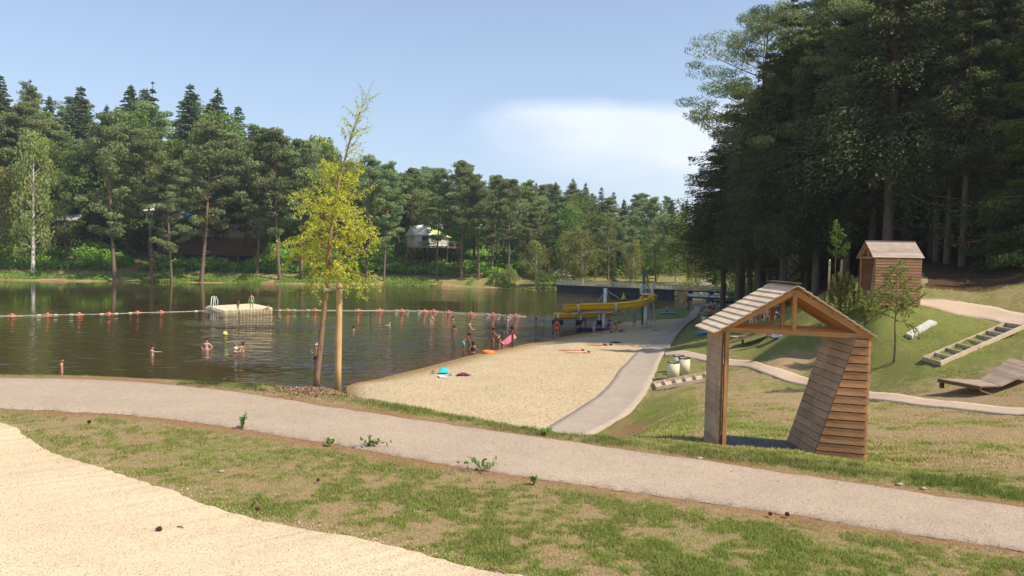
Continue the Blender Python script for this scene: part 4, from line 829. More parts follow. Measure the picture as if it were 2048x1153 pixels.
m = MB(); plank_quad(m, [k-o+np.array([0, 0, .004]) for k in (q2[0], q2[3], q2[2], q2[1])], 14); m.build('sloping_deck', MAT['wood_plat'], pl)
m = MB(); m.bar(q[1]-o-[0, 0, .07], q[0]-o-[0, 0, .07], .05, .09); m.bar(lerp(q[0], q[3], .1)-o-[0, 0, .12], lerp(q[0], q[3], .1)-o-[0, 0, .3], .1, .1); m.build('joist', MAT['wood_trim'], pl)
c = hit(1842, 661, ymin=24); sb = thing('slab', 'pale rectangular slab with a dark slot lying tilted on the mound', 'slab', c)
m = MB(); a = [hit(*k, ymin=24)+np.array([0, 0, .12]) for k in ((1811, 673), (1824, 678), (1874, 650), (1859, 645))]; m.hexa([k-c-np.array([0, 0, .13]) for k in a]+[k-c for k in a]); m.build('slab_top', MAT['concrete'], sb)
m = MB(); e = lerp(a[0], a[1], .5)-c; m.bar(e+np.array([.10, .12, .014]), e+np.array([.22, .28, .014]), .09, .012); m.build('slot', MAT['black'], sb)
# picnic platforms seen through the near hut gable
def ramp(label, p0, p1, w, th=.06, lift=.25, legs=True):
    p0, p1 = np.array(p0), np.array(p1); r = thing('timber_ramp', label, 'ramp', (p0+p1)/2-np.array([0, 0, lift])); o = np.array(r.location); m = MB(); d = (p1-p0)/np.linalg.norm(p1-p0); s_ = np.cross(d, [0, 0, 1]); s_ /= np.linalg.norm(s_)
    plank_quad(m, [p0-s_*w/2-o, p1-s_*w/2-o, p1+s_*w/2-o, p0+s_*w/2-o], 10, th); m.build('deck', MAT['wood_plat'], r)
    m = MB(); [m.bar(lerp(p0, p1, t)-o-[0, 0, th], lerp(p0, p1, t)-o-[0, 0, th+lift], .1, .1) for t in (.15, .85)]; m.build('support', MAT['wood_trim'], r); return r
zz = lambda p, h: np.array([p[0], p[1], Tz(p[0], p[1])+h])
pA = W_(1475, 668, 44); pB = W_(1548, 672, 43)
ramp('low dark-edged picnic deck on the lawn seen through the near hut', zz(pA, .32), zz(pB, .34), 1.1)
pA = W_(1520, 640, 52); pB = W_(1556, 628, 52)
ramp('sloping plank bench behind the picnic deck seen through the hut gable', zz(pA, .35), zz(pB, .55), .5, .06, .4)
pA = W_(1497, 636, 56); pB = W_(1530, 628, 56)
ramp('farther plank bench on the shaded lawn left of the gable posts', zz(pA, .35), zz(pB, .45), .4, .06, .4)
# bins
def bin_(label, px, py, Y, r=.30, h=.84):
    p = W_(px, py, Y); z = Tz(p[0], p[1]); b = thing('litter_bin', label, 'bin', (p[0], p[1], z), 0, 'cream litter bins by the promenade')
    m = MB(); m.lathe((0, 0, -.03), [(r, 0), (r, h), (r-.04, h), (r-.05, h-.12)], 24); m.build('drum', MAT['bin'], b)
    m = MB(); m.lathe((0, 0, h-.03), [(r-.045, -.05), (r-.035, .035), (r+.012, .035), (r+.012, -.012), (r-.02, -.02)], 24); m.build('rim', MAT['black'], b); return b
bin_('front left cream litter bin beside the promenade', 1347, 732, 37.5); bin_('right cream litter bin of the three beside the promenade', 1368, 730, 38.4); bin_('rear cream litter bin mostly hidden behind the other two', 1357, 722, 39.4)
bin_('single cream bin on the shaded lawn by the picnic table', 1409, 652, 68, .27, .75)
# picnic table
def picnic(label, px, py, Y, rz):
    p = W_(px, py, Y); z = Tz(p[0], p[1]); t = thing('picnic_table', label, 'table', (p[0], p[1], z), rz)
    m = MB(); plank_quad(m, [(-.9, -.38, .76), (.9, -.38, .76), (.9, .38, .76), (-.9, .38, .76)], 1); m.build('table_top', MAT['concrete'], t)
    for s_ in (-1, 1): m = MB(); m.box((0, s_*.68, .44), (1.8, .26, .05)); m.build('bench', MAT['concrete'], t)
    for s_ in (-.6, .6): m = MB(); m.bar((s_, -.7, 0), (s_, -.2, .72), .08, .08); m.bar((s_, .7, 0), (s_, .2, .72), .08, .08); m.bar((s_, -.75, .38), (s_, .75, .38), .07, .06); m.build('leg_frame', MAT['concrete'], t)
    return t
picnic('grey picnic table on the shaded lawn beside the bend of the promenade', 1416, 640, 76, 1.45)
picnic('second grey picnic table farther up the shaded lawn', 1425, 626, 88, 1.35)
# notice board with a yellow lifebuoy box
p = W_(1363, 612, 104); nb_ = thing('notice_board', 'brown wooden notice board on two posts by the end of the promenade', 'board', (p[0], p[1], Tz(p[0], p[1])), -.2)
for s_ in (-.62, .62): m = MB(); m.box((s_, 0, 1.1), (.13, .13, 2.4)); m.build('post', MAT['wood_beam'], nb_)
m = MB(); m.box((0, 0, 1.6), (1.1, .06, 1.1)); m.build('panel', MAT['wood_stake'], nb_); m = MB(); m.bar((-.8, 0, 2.33), (.8, 0, 2.33), .25, .06); m.build('roof_board', MAT['wood_beam'], nb_)
lb = thing('lifebuoy_box', 'small yellow box hanging under the notice board', 'box', (p[0]+.15, p[1]-.15, Tz(p[0], p[1])+.45), -.2)
m = MB(); m.lathe((0, 0, 0), [(.22, 0), (.26, .1), (.26, .5), (.18, .62), (.05, .66)], 14); m.build('box_body', MAT['yellow_slide'], lb); m = MB(); m.box((0, -.25, .3), (.2, .05, .12)); m.build('latch', MAT['black'], lb)
# ---------------------------------------------------------------- dam, railing and bridge
dl = V_(1113, 585, 0); dr = V_(1508, 604, 0)
dz1, dz2 = 1.75, 1.75
dam = thing('dam_wall', 'long dark dam wall with a pale railing closing the lake', 'dam', lerp(dl, dr, .5)); o = np.array(dam.location)
DP = lambda t, z, off=0: lerp(dl, dr, t)+np.array([.45*off, .9*off, z])-o
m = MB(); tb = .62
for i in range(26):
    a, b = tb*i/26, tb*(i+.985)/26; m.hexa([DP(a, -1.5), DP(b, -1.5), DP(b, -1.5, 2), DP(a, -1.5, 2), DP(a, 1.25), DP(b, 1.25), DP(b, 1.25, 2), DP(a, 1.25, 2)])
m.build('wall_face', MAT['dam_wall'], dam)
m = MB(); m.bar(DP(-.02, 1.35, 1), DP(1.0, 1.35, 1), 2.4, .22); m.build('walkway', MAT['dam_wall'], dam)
m = MB()
for t in np.linspace(0, 1, 44): m.bar(DP(t, 1.45, .1), DP(t, 2.35, .1), .07, .07)
for z in (1.62, 2.0): m.bar(DP(0, z, .1), DP(1, z, .1), .04, .04)
for t in np.linspace(0, 1, 260): m.bar(DP(t, 1.5, .1), DP(t, 2.3, .1), .06, .05)
m.build('railing', MAT['rail'], dam)
m = MB(); m.bar(DP(0, 2.38, .1), DP(1, 2.38, .1), .14, .12); m.build('handrail', MAT['rail'], dam)
m = MB()
for t in np.linspace(0, 1, 44): m.bar(DP(t, 1.45, 2.0), DP(t, 2.3, 2.0), .05, .05)
m.bar(DP(0, 2.34, 2.0), DP(1, 2.34, 2.0), .07, .06); m.build('rear_railing', MAT['rail'], dam)
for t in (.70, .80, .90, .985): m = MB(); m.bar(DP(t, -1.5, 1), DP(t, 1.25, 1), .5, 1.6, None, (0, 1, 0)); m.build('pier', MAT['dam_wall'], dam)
pp = thing('pipe', 'thick grey pipe running under the right half of the dam bridge', 'pipe', lerp(dl, dr, .8)); m = MB(); m.tube([DP(t, .55, -.9)+o-np.array(pp.location) for t in np.linspace(.64, 1.05, 6)], .42, 12); m.build('pipe_run', MAT['galv'], pp); m = MB(); [m.tube([DP(t, .55, -.9)+o-np.array(pp.location), DP(t+.006, .55, -.9)+o-np.array(pp.location)], .5, 12) for t in (.7, .8, .9)]; m.build('flange', MAT['galv'], pp)
gt = thing('sluice_gate', 'small pale steel sluice frame standing on the right of the dam bridge', 'gate', DP(.865, 1.3, -.2)+o); m = MB(); [m.box((x, 0, .6), (.14, .14, 1.3)) for x in (-.4, .4)]; m.build('post', MAT['galv'], gt); m = MB(); m.box((0, 0, 1.25), (1.0, .18, .14)); m.box((0, 0, .5), (.7, .08, .7)); m.build('gate_plate', MAT['galv'], gt)
jt = thing('jetty', 'low black floating jetty in the shade at the right end of the dam', 'jetty', V_(1475, 607, .2)); m = MB(); m.box((0, 0, .15), (9, 2, .35)); m.build('float', MAT['black'], jt, 0); m = MB()
for x in np.linspace(-4.3, 4.3, 8): m.box((x, .8, .75), (.09, .09, .9))
m.box((0, .8, 1.15), (8.8, .07, .07)); m.box((0, .8, .75), (8.8, .05, .05)); m.build('rail', MAT['black'], jt)
sg = thing('white_sign', 'small white square sign on a post behind the dam railing', 'sign', zz(W_(1407, 575, 139), 0)); m = MB(); m.box((0, 0, 1.0), (.1, .1, 2.2)); m.build('post', MAT['galv'], sg); m = MB(); m.box((0, -.08, 2.5), (1.1, .05, 1.3)); m.build('sign_panel', MAT['tent_white'], sg)
# ---------------------------------------------------------------- slide
S0 = V_(1208, 661, 0.02); ys = S0[1]; sc_ = ys/F
def SP(px, py, dy=0): return W_(px, py, ys+dy)
sl_ = thing('water_slide', 'big yellow spiral water slide with white posts standing at the end of the beach', 'water slide', SP(1290, 652, 1)*np.array([1, 1, 0])+np.array([0, 0, .1])); o = np.array(sl_.location)
def chute(name, pts, w=.62, h=.62, flare=None, parent=None):
    pts = [np.array(p, float) for p in pts]; Q = []
    for i in range(len(pts)-1):
        a, b, c_, d = pts[max(i-1, 0)], pts[i], pts[i+1], pts[min(i+2, len(pts)-1)]
        for t in np.linspace(0, 1, 8, endpoint=False): Q.append(.5*((2*b)+(-a+c_)*t+(2*a-5*b+4*c_-d)*t*t+(-a+3*b-3*c_+d)*t**3))
    Q.append(pts[-1]); m = MB(); prof = []
    for k_ in range(13):
        a = math.pi*(k_/12); prof.append((-w*math.cos(a)*1.0, -h*math.sin(a)**.8))
    prof = [(-w-.06, .02)]+[(x, z+.02) for x, z in prof]+[(w+.06, .02)]; outer = [(x*1.06, z-.05) for x, z in prof][::-1]; ring = prof+outer; R_ = []
    for i, p in enumerate(Q):
        d = Q[min(i+1, len(Q)-1)]-Q[max(i-1, 0)]; d[2] = 0; d /= np.linalg.norm(d); s_ = np.array([d[1], -d[0], 0]); R_.append([p+s_*x+np.array([0, 0, z]) for x, z in ring])
    n = len(ring); vs = [v for r in R_ for v in r]; fs = [(i*n+j, i*n+(j+1) % n, (i+1)*n+(j+1) % n, (i+1)*n+j) for i in range(len(Q)-1) for j in range(n)]
    h_ = len(prof)
    for e in (0, len(Q)-1): fs += [(e*n+j, e*n+j+1, e*n+n-2-j, e*n+n-1-j) for j in range(h_-1)]
    m.add(vs, fs, .5, None, True); o_ = m.build(name, MAT['yellow_slide'], parent); return o_
sm = lambda u, v, dy: SP(u, v, dy)-o
chute('upper_chute', [sm(1304, 590, .2), sm(1294, 592, -.2), sm(1280, 601, -.5), sm(1240, 606, -.6), sm(1190, 608, -.6), sm(1152, 609, -.2), sm(1140, 611, 1.4), sm(1160, 614, 3.0)], .62, .66, parent=sl_)
chute('lower_chute', [sm(1160, 614, 3.0), sm(1190, 617, 3.3), sm(1214, 621, 2.6), sm(1213, 625, 1.4), sm(1190, 626, .8), sm(1150, 627, .6), sm(1108, 627, .6)], .58, .50, parent=sl_)
for s_, x in ((-1, 1288), (1, 1301)):
    m = MB(); yy = -.75*s_; a, b, c_, d = sm(x-9, 601, yy), sm(x, 586, yy), sm(x+6, 584, yy), sm(x+6, 600, yy); e = sm(x-22, 606, yy)
    q = [e, lerp(e, d, .33), lerp(e, d, .66), d, sm(x+6, 584, yy), sm(x-1, 587, yy), sm(x-6, 596, yy), sm(x-14, 601, yy)]
    pts = np.array([e, d, c_, b, a]); t_ = np.array([0, .04, 0]); vs = list(pts-t_)+list(pts+t_); n = 5
    m.add(vs, [tuple(range(n)), tuple(range(2*n-1, n-1, -1))]+[(i, (i+1) % n, (i+1) % n+n, i+n) for i in range(n)], .5); m.build('side_wing', MAT['yellow_slide'], sl_)
def post(px, y0, y1, r, dy, nm='post', mat='white_steel', par=sl_, oo=None):
    m = MB(); oo = o if oo is None else oo; a, b = SP(px, y0, dy)-oo, SP(px, y1, dy)-oo; m.tube([a, np.array([a[0], a[1], b[2]])], r, 12); return m.build(nm, MAT[mat], par)
post(1211, 577, 626, .17, .3, 'mast'); post(1208, 620, 664, .16, 0, 'lower_mast'); post(1292, 597, 653, .19, -.2, 'column'); post(1284, 568, 588, .15, .9, 'tower_post'); post(1305, 568, 588, .15, .9, 'tower_post'); post(1281, 570, 586, .06, -.4, 'tower_post')
post(1288, 541, 650, .12, 1.8, 'green_pole', 'green_pole')
for u1, v1, dy in ((1243, 600, -.3), (1196, 604, -.3), (1222, 606, 1.2)): m = MB(); m.tube([sm(1212, 581, .3), sm(u1, v1, dy)], .035, 6); m.build('stay_cable', MAT['galv'], sl_)
m = MB(); m.bar(sm(1143, 627.5, -.3), sm(1234, 622.5, -.3), .16, .16); m.build('cross_beam', MAT['white_steel'], sl_)
m = MB(); m.bar(sm(1170, 624, .4), sm(1212, 624, .4), .5, .12); m.build('cross_beam', MAT['white_steel'], sl_)
for u1, v0, v1 in ((1157, 611, 625), (1233, 609, 623)): m = MB(); m.tube([sm(u1-2, v0, -1.35), sm(u1, v0+3, -1.4), sm(u1+1 if u1 < 1200 else u1-1, v1-2, -1.1), sm(u1+3 if u1 < 1200 else u1-4, v1+1, -.5)], .10, 8); m.build('bracket', MAT['white_steel'], sl_)
for u1 in (1116, 1162, 1198): m = MB(); m.tube([sm(u1, 629, 0), sm(u1, 641, 0)], .09, 8); m.build('bracket', MAT['white_steel'], sl_)
for u1, r in ((1120, .30), (1110, .25), (1166, .30), (1157, .26), (1199, .24)):
    p = V_(u1, 646, .12)-o; m = MB(); m.tube([p+np.array([-.3, 0, .08]), p+np.array([.3, 0, .08])], r, 14); m.build('float_drum', MAT['black'], sl_)
m = MB(); c0 = sm(1294, 589, .6); m.box(c0+np.array([.05, 0, .02]), (1.2, 1.5, .1)); m.build('tower_deck', MAT['white_steel'], sl_)
m = MB()
for v in (572, 578): m.bar(sm(1284, v, .9), sm(1305, v, .9), .05, .05); m.bar(sm(1284, v, .9), sm(1281, v, -.4), .05, .05)
for u1 in np.linspace(1286, 1303, 6): m.bar(sm(u1, 571, .9), sm(u1, 586, .9), .03, .03)
m.build('tower_railing', MAT['white_steel'], sl_)
ld = [sm(1296, 592, 1.3), sm(1301, 645, 2.6), sm(1305, 592, .7), sm(1311, 645, 2.0)]
for a, b in ((ld[0], ld[1]), (ld[2], ld[3])): m = MB(); m.bar(a, b, .07, .12); m.build('ladder_rail', MAT['white_steel'], sl_)
for i in range(9): t = (i+.5)/9; m = MB(); m.bar(lerp(ld[0], ld[1], t), lerp(ld[2], ld[3], t), .22, .04); m.build('ladder_step', MAT['wood_plat'], sl_)
p = V_(1182, 659, .12); mt = tag(MB().build('x', MAT['navy']) if False else (lambda m: (m.box((0, 0, 0), (2.7, .9, .14)), m.box((0, 0, .09), (2.5, .7, .06)), m.build('landing_mat', MAT['navy'], None, .03))[-1])(MB()), 'dark blue landing mat floating below the slide', 'mat'); mt.location = p; mt.rotation_euler[2] = -.06
# ---------------------------------------------------------------- raft and buoys
fl_, fr_, br_ = V_(447, 628.5, 0), V_(544, 622, 0), V_(496, 613.5, 0); bl_ = fl_+(br_-fr_); cc = (fl_+br_)/2; raft = thing('swim_raft', 'cream floating swim raft moored in the middle of the lake', 'raft', cc)
bl_ = V_(413, 619, 0); br_ = fr_+(bl_-fl_)
q = [k-cc for k in (fl_, fr_, br_, bl_)]; m = MB(); m.hexa([k+[0, 0, .30] for k in q]+[k+[0, 0, .38] for k in q]); m.build('deck', MAT['deck'], raft)
m = MB()
for e in range(4):
    a, b = q[e]*.985, q[(e+1) % 4]*.985
    for i in range(14): t = (i+.5)/14; c_ = lerp(a, b, t); m.bar(c_+[0, 0, -.15], c_+[0, 0, .30], .30, .30)
m.build('float_blocks', MAT['deck'], raft); m = MB(); m.hexa([k*.94+[0, 0, -.1] for k in q]+[k*.94+[0, 0, .29] for k in q]); m.build('hull', MAT['black'], raft)
m = MB()
for a, b in ((.32, 0), (.46, 0)):
    c_ = lerp(q[3], q[0], a); dn = (q[3]+q[0])/2; dn = dn/np.linalg.norm(dn); m.tube([c_+dn*.15+[0, 0, -.5], c_+dn*.12+[0, 0, .7], c_+dn*.0+[0, 0, 1.55], c_-dn*.3+[0, 0, 1.62], c_-dn*.5+[0, 0, 1.2], c_-dn*.5+[0, 0, .6]], .05, 8)
for z in (.0, .3, .55): m.tube([lerp(q[3], q[0], .32)+dn*.13+[0, 0, z], lerp(q[3], q[0], .46)+dn*.13+[0, 0, z]], .035, 6)
m.build('ladder', MAT['white_steel'], raft)
bu = [(-30, 632), (24, 631.5), (95, 630), (158, 629), (218, 628), (275, 625.5), (322, 624.5), (575, 620.5), (630, 620.5), (716, 621), (759, 620.5), (804, 621), (849, 622), (867, 622), (897, 624), (942, 627), (986, 629), (1031, 631)]
wh = ['at the left edge of the line', 'leftmost whole one of the line', 'second from the left end', 'third from the left end', 'fourth from the left end', 'second one left of the raft ladder', 'nearest one left of the raft', 'first one right of the raft', 'next to the slim young trunk', 'first one right of the stake', 'second one right of the stake', 'third one right of the stake', 'left one of the close pair beyond the swimmers', 'right one of the close pair beyond the swimmers', 'just right of the close pair', 'third to the left of the slide', 'above the man in dark trunks', 'by the bather with hands on hips']
for (px, py), w_ in zip(bu, wh):
    p = V_(px, py, 0.0); b = thing('buoy', 'red ball buoy on the swimming line, '+w_, 'buoy', p, 0, 'red buoys of the swimming line')
    m = MB(); m.ball((0, 0, .08), .16, 14, .5, (1, 1, .8)); m.build('ball', MAT['red'], b); m = MB(); m.tube([(-.5, 0, .0), (-.3, 0, .02), (.3, 0, .02), (.5, 0, .0)], [.03, .05, .05, .03], 8); m.build('collar', MAT['red'], b)
rl = thing('float_rope', 'white rope with small floats joining the red buoys', 'rope', V_(500, 622, 0)); o2 = np.array(rl.location); m = MB()
rp = [V_(px, py, .02)-o2 for px, py in [(-120, 634)]+bu[:7]+[(372, 623), (412, 621.5)]]; rp2 = [V_(px, py, .02)-o2 for px, py in [(545, 621)]+bu[7:]+[(1052, 632.5)]]
for P__ in (rp, rp2): m.tube([q-[0, 0, .02] for q in P__], .02, 5, .5)
m.build('line', MAT['rope_white'], rl); m = MB(); rf = random.Random(2)
for P__ in (rp, rp2):
    for a, b in zip(P__[:-1], P__[1:]):
        Ln = np.linalg.norm(b-a); k = int(Ln/1.15)
        for i in range(k):
            if rf.random() < .5: continue
            c_ = lerp(a, b, (i+.5)/k); d_ = (b-a)/Ln*.22; m.tube([c_-d_, c_-d_*.6, c_+d_*.6, c_+d_], [.02, .06, .06, .02], 6, .5)
m.build('small_floats', MAT['rope_white'], rl)
for px, py, l in ((1186, 585, 'small yellow marker buoy near the left part of the dam'), (1247, 598, 'yellow marker buoy behind the upper slide chute')):
    b = thing('marker_buoy', l, 'buoy', V_(px, py+3, 0)); m = MB(); m.lathe((0, 0, -.1), [(.28, 0), (.36, .3), (.30, .7), (.10, 1.0), (.06, 1.35)], 14); m.build('float_body', MAT['yellow_slide'], b); m = MB(); m.lathe((0, 0, -.25), [(.38, .2), (.42, .3), (.38, .4)], 14); m.build('base_ring', MAT['black'], b)
# ---------------------------------------------------------------- buildings and tents in the far wood
def building(name, label, cat, px, py, Y, w, d, h, rh, wall, roof, rz=0, nwin=5, z=None):
    p = W_(px, py, Y); z = p[2] if z is None else z; b = thing(name, label, cat, (p[0], p[1], z), rz)
    m = MB(); m.box((0, 0, h/2-.3), (w, d, h+.6)); m.build('wall', wall, b); m = MB(); m.box((0, 0, -2.6), (w*.97, d*.94, 4.2)); m.build('foundation', MAT['wood_trim'], b)
    m = MB(); x, y = w/2+.35, d/2+.35; m.add([(-x, -y, h), (x, -y, h), (x, y, h), (-x, y, h), (-x, 0, h+rh), (x, 0, h+rh)], [(0, 1, 5, 4), (2, 3, 4, 5), (0, 4, 3), (1, 2, 5), (0, 3, 2, 1)], .5); m.build('roof', roof, b)
    for i in range(nwin):
        xx = -w/2+w*(i+.5)/nwin; f_ = MB(); f_.box((xx, -d/2-.03, h*.55), (w/nwin*.42, .08, h*.4)); fo = f_.build('window', MAT['wood_frame'], b); g_ = MB(); g_.box((xx, -d/2-.08, h*.55), (w/nwin*.34, .04, h*.32)); g_.build('pane', MAT['black'], fo)
    return b
building('cabin', 'brown timber cabin among the trees behind the white-trunked birch', 'cabin', 108, 468, 172, 13, 6, 3.0, 1.6, MAT['wood_red'], MAT['tent_white'], 0, 4)
building('lodge', 'long dark brown lodge behind the pines below the white tent', 'building', 425, 470, 175, 24, 7, 2.4, 1.0, MAT['wood_plat'], MAT['galv'], -.08, 9)
building('service_building', 'small cream building behind the pale birches at the dam end', 'building', 1118, 548, 182, 7, 4, 2.2, .5, MAT['bin'], MAT['concrete'], .3, 2)
building('hut_cabin', 'brown cabin in the shade right of the pair of birches', 'cabin', 1195, 522, 190, 8, 4, 2.2, 1.0, MAT['wood_trim'], MAT['galv'], .2, 3)
def tent(label, px, py, Y, w, d, h, rh, m1, m2, rz=0, deck=True):
    p = W_(px, py, Y); b = thing('tent', label, 'tent', p, rz); m = MB(); m.box((0, 0, h/2), (w, d, h)); m.build('tent_wall', MAT[m1], b)
    x, y = w/2+.5, d/2+.5; m = MB(); m.add([(-x, -y, h), (x*.15, -y, h+.2), (-x*.1, 0, h+rh), (-x*.9, 0, h+rh*.8), (-x, y, h), (x*.15, y, h+.2)], [(0, 1, 2, 3), (3, 2, 5, 4), (0, 3, 4), (0, 4, 5, 1)], .5); m.build('front_roof', MAT[m1], b)
    m = MB(); m.add([(x*.15, -y-.02, h+.2), (x, -y, h-.3), (x, y, h-.3), (x*.15, y+.02, h+.2), (-x*.1, 0, h+rh+.03)], [(0, 1, 4), (1, 2, 4), (2, 3, 4), (0, 3, 2, 1)], .5); m.build('side_roof', MAT[m2], b)
    m = MB(); m.box((-w*.2, -d/2-.04, h*.5), (w*.2, .06, h*.9)); m.build('entrance', MAT['black'], b)
    [(lambda q: (q.box((x_, y_, -2.6), (.25, .25, 5.0)), q.build('stilt', MAT['wood_trim'], b)))(MB()) for x_ in (-w*.42, 0, w*.42) for y_ in (-d*.4, d*.4)]; pz = MB(); pz.box((0, 0, -.08), (w+.3, d+.3, .15)); pz.build('floor', MAT['wood_plat'], b)
    if deck:
        [(lambda q: (q.box((x_, -d/2-2.1, -2.8), (.2, .2, 4.8)), q.build('stilt', MAT['wood_trim'], b)))(MB()) for x_ in np.linspace(-w*.7, w*.7, 5)]
        m = MB(); m.box((0, -d/2-1.2, -.3), (w*1.5, 2.4, .5)); m.build('deck', MAT['wood_plat'], b); m = MB()
        for xx in np.linspace(-w*.75, w*.75, 9): m.box((xx, -d/2-2.3, .45), (.12, .12, 1.1))
        for z in (.5, .95): m.box((0, -d/2-2.3, z), (w*1.5, .08, .14))
        m.build('deck_railing', MAT['wood_frame'], b)
    return b
tent('lime and white safari tent on a railed wooden deck on the far bank', 856, 492, 180, 8.5, 6, 2.3, 2.8, 'tent_white', 'tent_lime', .45)
tent('large white tent roof showing between the left pines', 338, 440, 171, 8, 5, 1.8, 2.2, 'tent_white', 'tent_white', deck=False)
tent('small bright blue tent right of the white tent roof', 388, 443, 170, 1.8, 2, 1.2, .9, 'blue_tarp', 'blue_tarp', deck=False)
tent('small white tent partly hidden behind pines right of the blue one', 450, 442, 172, 3, 2, 1.0, 1.2, 'tent_white', 'tent_white', deck=False)
# ---------------------------------------------------------------- people
def skinmat(name, c):
    k = NB(name, .55, .3); n = k.noise(k.co(), 6, 3); k.color(k.hsv((*c, 1), v=k.rng(n, .3, .7, .93, 1.07))); k.b.inputs['Subsurface Weight'].default_value = 0; return k.m
SK_ = dict(fair=skinmat('skin_fair', (.62, .36, .25)), tan=skinmat('skin_tan', (.48, .25, .15)), brown=skinmat('skin_brown', (.27, .13, .075)), dark=skinmat('skin_dark', (.14, .07, .042)))
def cm_(n, c): MAT[n] = plain(n, c, .8, .2, .1, 10); return n
for n_, c_ in dict(c_turq=(.02, .52, .60), c_black=(.02, .02, .025), c_green=(.02, .55, .13), c_red=(.75, .03, .02), c_navy=(.02, .04, .20), c_blue=(.03, .10, .62), c_pink=(.80, .30, .40), c_maroon=(.16, .02, .05), c_grey=(.20, .22, .28), c_white=(.72, .70, .66), c_coral=(.75, .22, .18), c_sky=(.05, .40, .75)).items(): cm_(n_, c_)
for n_, c_ in dict(h_dark=(.03, .018, .012), h_brown=(.10, .055, .03), h_blond=(.48, .32, .15), h_grey=(.4, .37, .34)).items(): MAT[n_] = plain(n_, c_, .8, .2, .25, 40)
eye_me = None
def skinobj(name, vs, es, rs, mat, parent, root=0, sub=1):
    me = bpy.data.meshes.new(name); me.from_pydata([tuple(map(float, v)) for v in vs], es, []); me.materials.append(mat)
    o = mobj(name, me, parent); m = o.modifiers.new('skin', 'SKIN'); m.use_smooth_shade = True; m.branch_smoothing = .3
    sv = me.skin_vertices[0].data
    for i, r in enumerate(rs): sv[i].radius = (r, r) if isinstance(r, (int, float)) else r
    for i in range(len(rs)): sv[i].use_root = (i == root)
    if sub: s = o.modifiers.new('sub', 'SUBSURF'); s.levels = sub; s.render_levels = sub
    return o
def v3(*a): return np.array(a, float)
def nrm(a): a = np.asarray(a, float); return a/np.linalg.norm(a)
STAND = dict(lean=0, arms=[((.25, .05, -1), (.12, .15, -1))]*2, legs=[((.10, .02, -1), (.02, -.03, -1))]*2)
POSES = dict(
 stand=STAND, walk=dict(lean=.05, arms=[((.2, .35, -1), (.05, .5, -1)), ((.2, -.35, -1), (.05, -.1, -1))], legs=[((.06, .38, -1), (0, .05, -1)), ((.06, -.28, -1), (0, -.5, -1))]),
 hips=dict(lean=0, arms=[((.75, -.25, -.9), (-.75, .35, -.75))]*2, legs=[((.10, .02, -1), (.02, -.03, -1))]*2),
 bend=dict(lean=.75, arms=[((.15, .5, -1), (.05, .3, -1))]*2, legs=[((.12, .25, -1), (.02, -.25, -1))]*2),
 front=dict(lean=.08, arms=[((.3, .45, -.9), (-.3, .9, .15))]*2, legs=[((.10, .02, -1), (.02, -.03, -1))]*2),
 reach=dict(lean=.1, arms=[((.45, .9, -.15), (.2, 1, .05)), ((.3, .1, -1), (.0, .5, -.9))], legs=STAND['legs']),
 up=dict(lean=0, arms=[((.6, .4, .15), (-.3, .5, .9)), ((.6, .4, .0), (-.4, .7, .6))], legs=STAND['legs']),
 carry=dict(lean=.1, arms=[((.4, .3, -.9), (.3, .5, -.4)), ((.3, .4, -.8), (-.1, .8, -.3))], legs=[((.12, .05, -1), (.02, -.05, -1))]*2),
 sit=dict(lean=-.12, arms=[((.3, .35, -.85), (-.1, .8, -.45))]*2, legs=[((.15, .75, .62), (.02, .42, -.9))]*2),
 sitflat=dict(lean=-.35, arms=[((.35, -.35, -.9), (.1, -.2, -1))]*2, legs=[((.14, 1, .04), (.0, 1, -.06))]*2),
 chair=dict(lean=.15, arms=[((.25, .5, -.85), (-.1, .9, .1))]*2, legs=[((.13, 1, 0), (.0, .05, -1))]*2),
 lie=dict(lean=0, arms=[((.55, .1, .85), (-.35, .05, .9))]*2, legs=[((.10, .0, -1), (.06, -.04, -1))]*2),
 prop=dict(lean=0, arms=[((.5, .55, .35), (-.1, .1, 1))]*2, legs=[((.10, .0, -1), (.05, -.04, -1))]*2),
 swim=dict(lean=.1, arms=[((.7, .6, -.2), (-.1, .9, .0))]*2, legs=STAND['legs']))
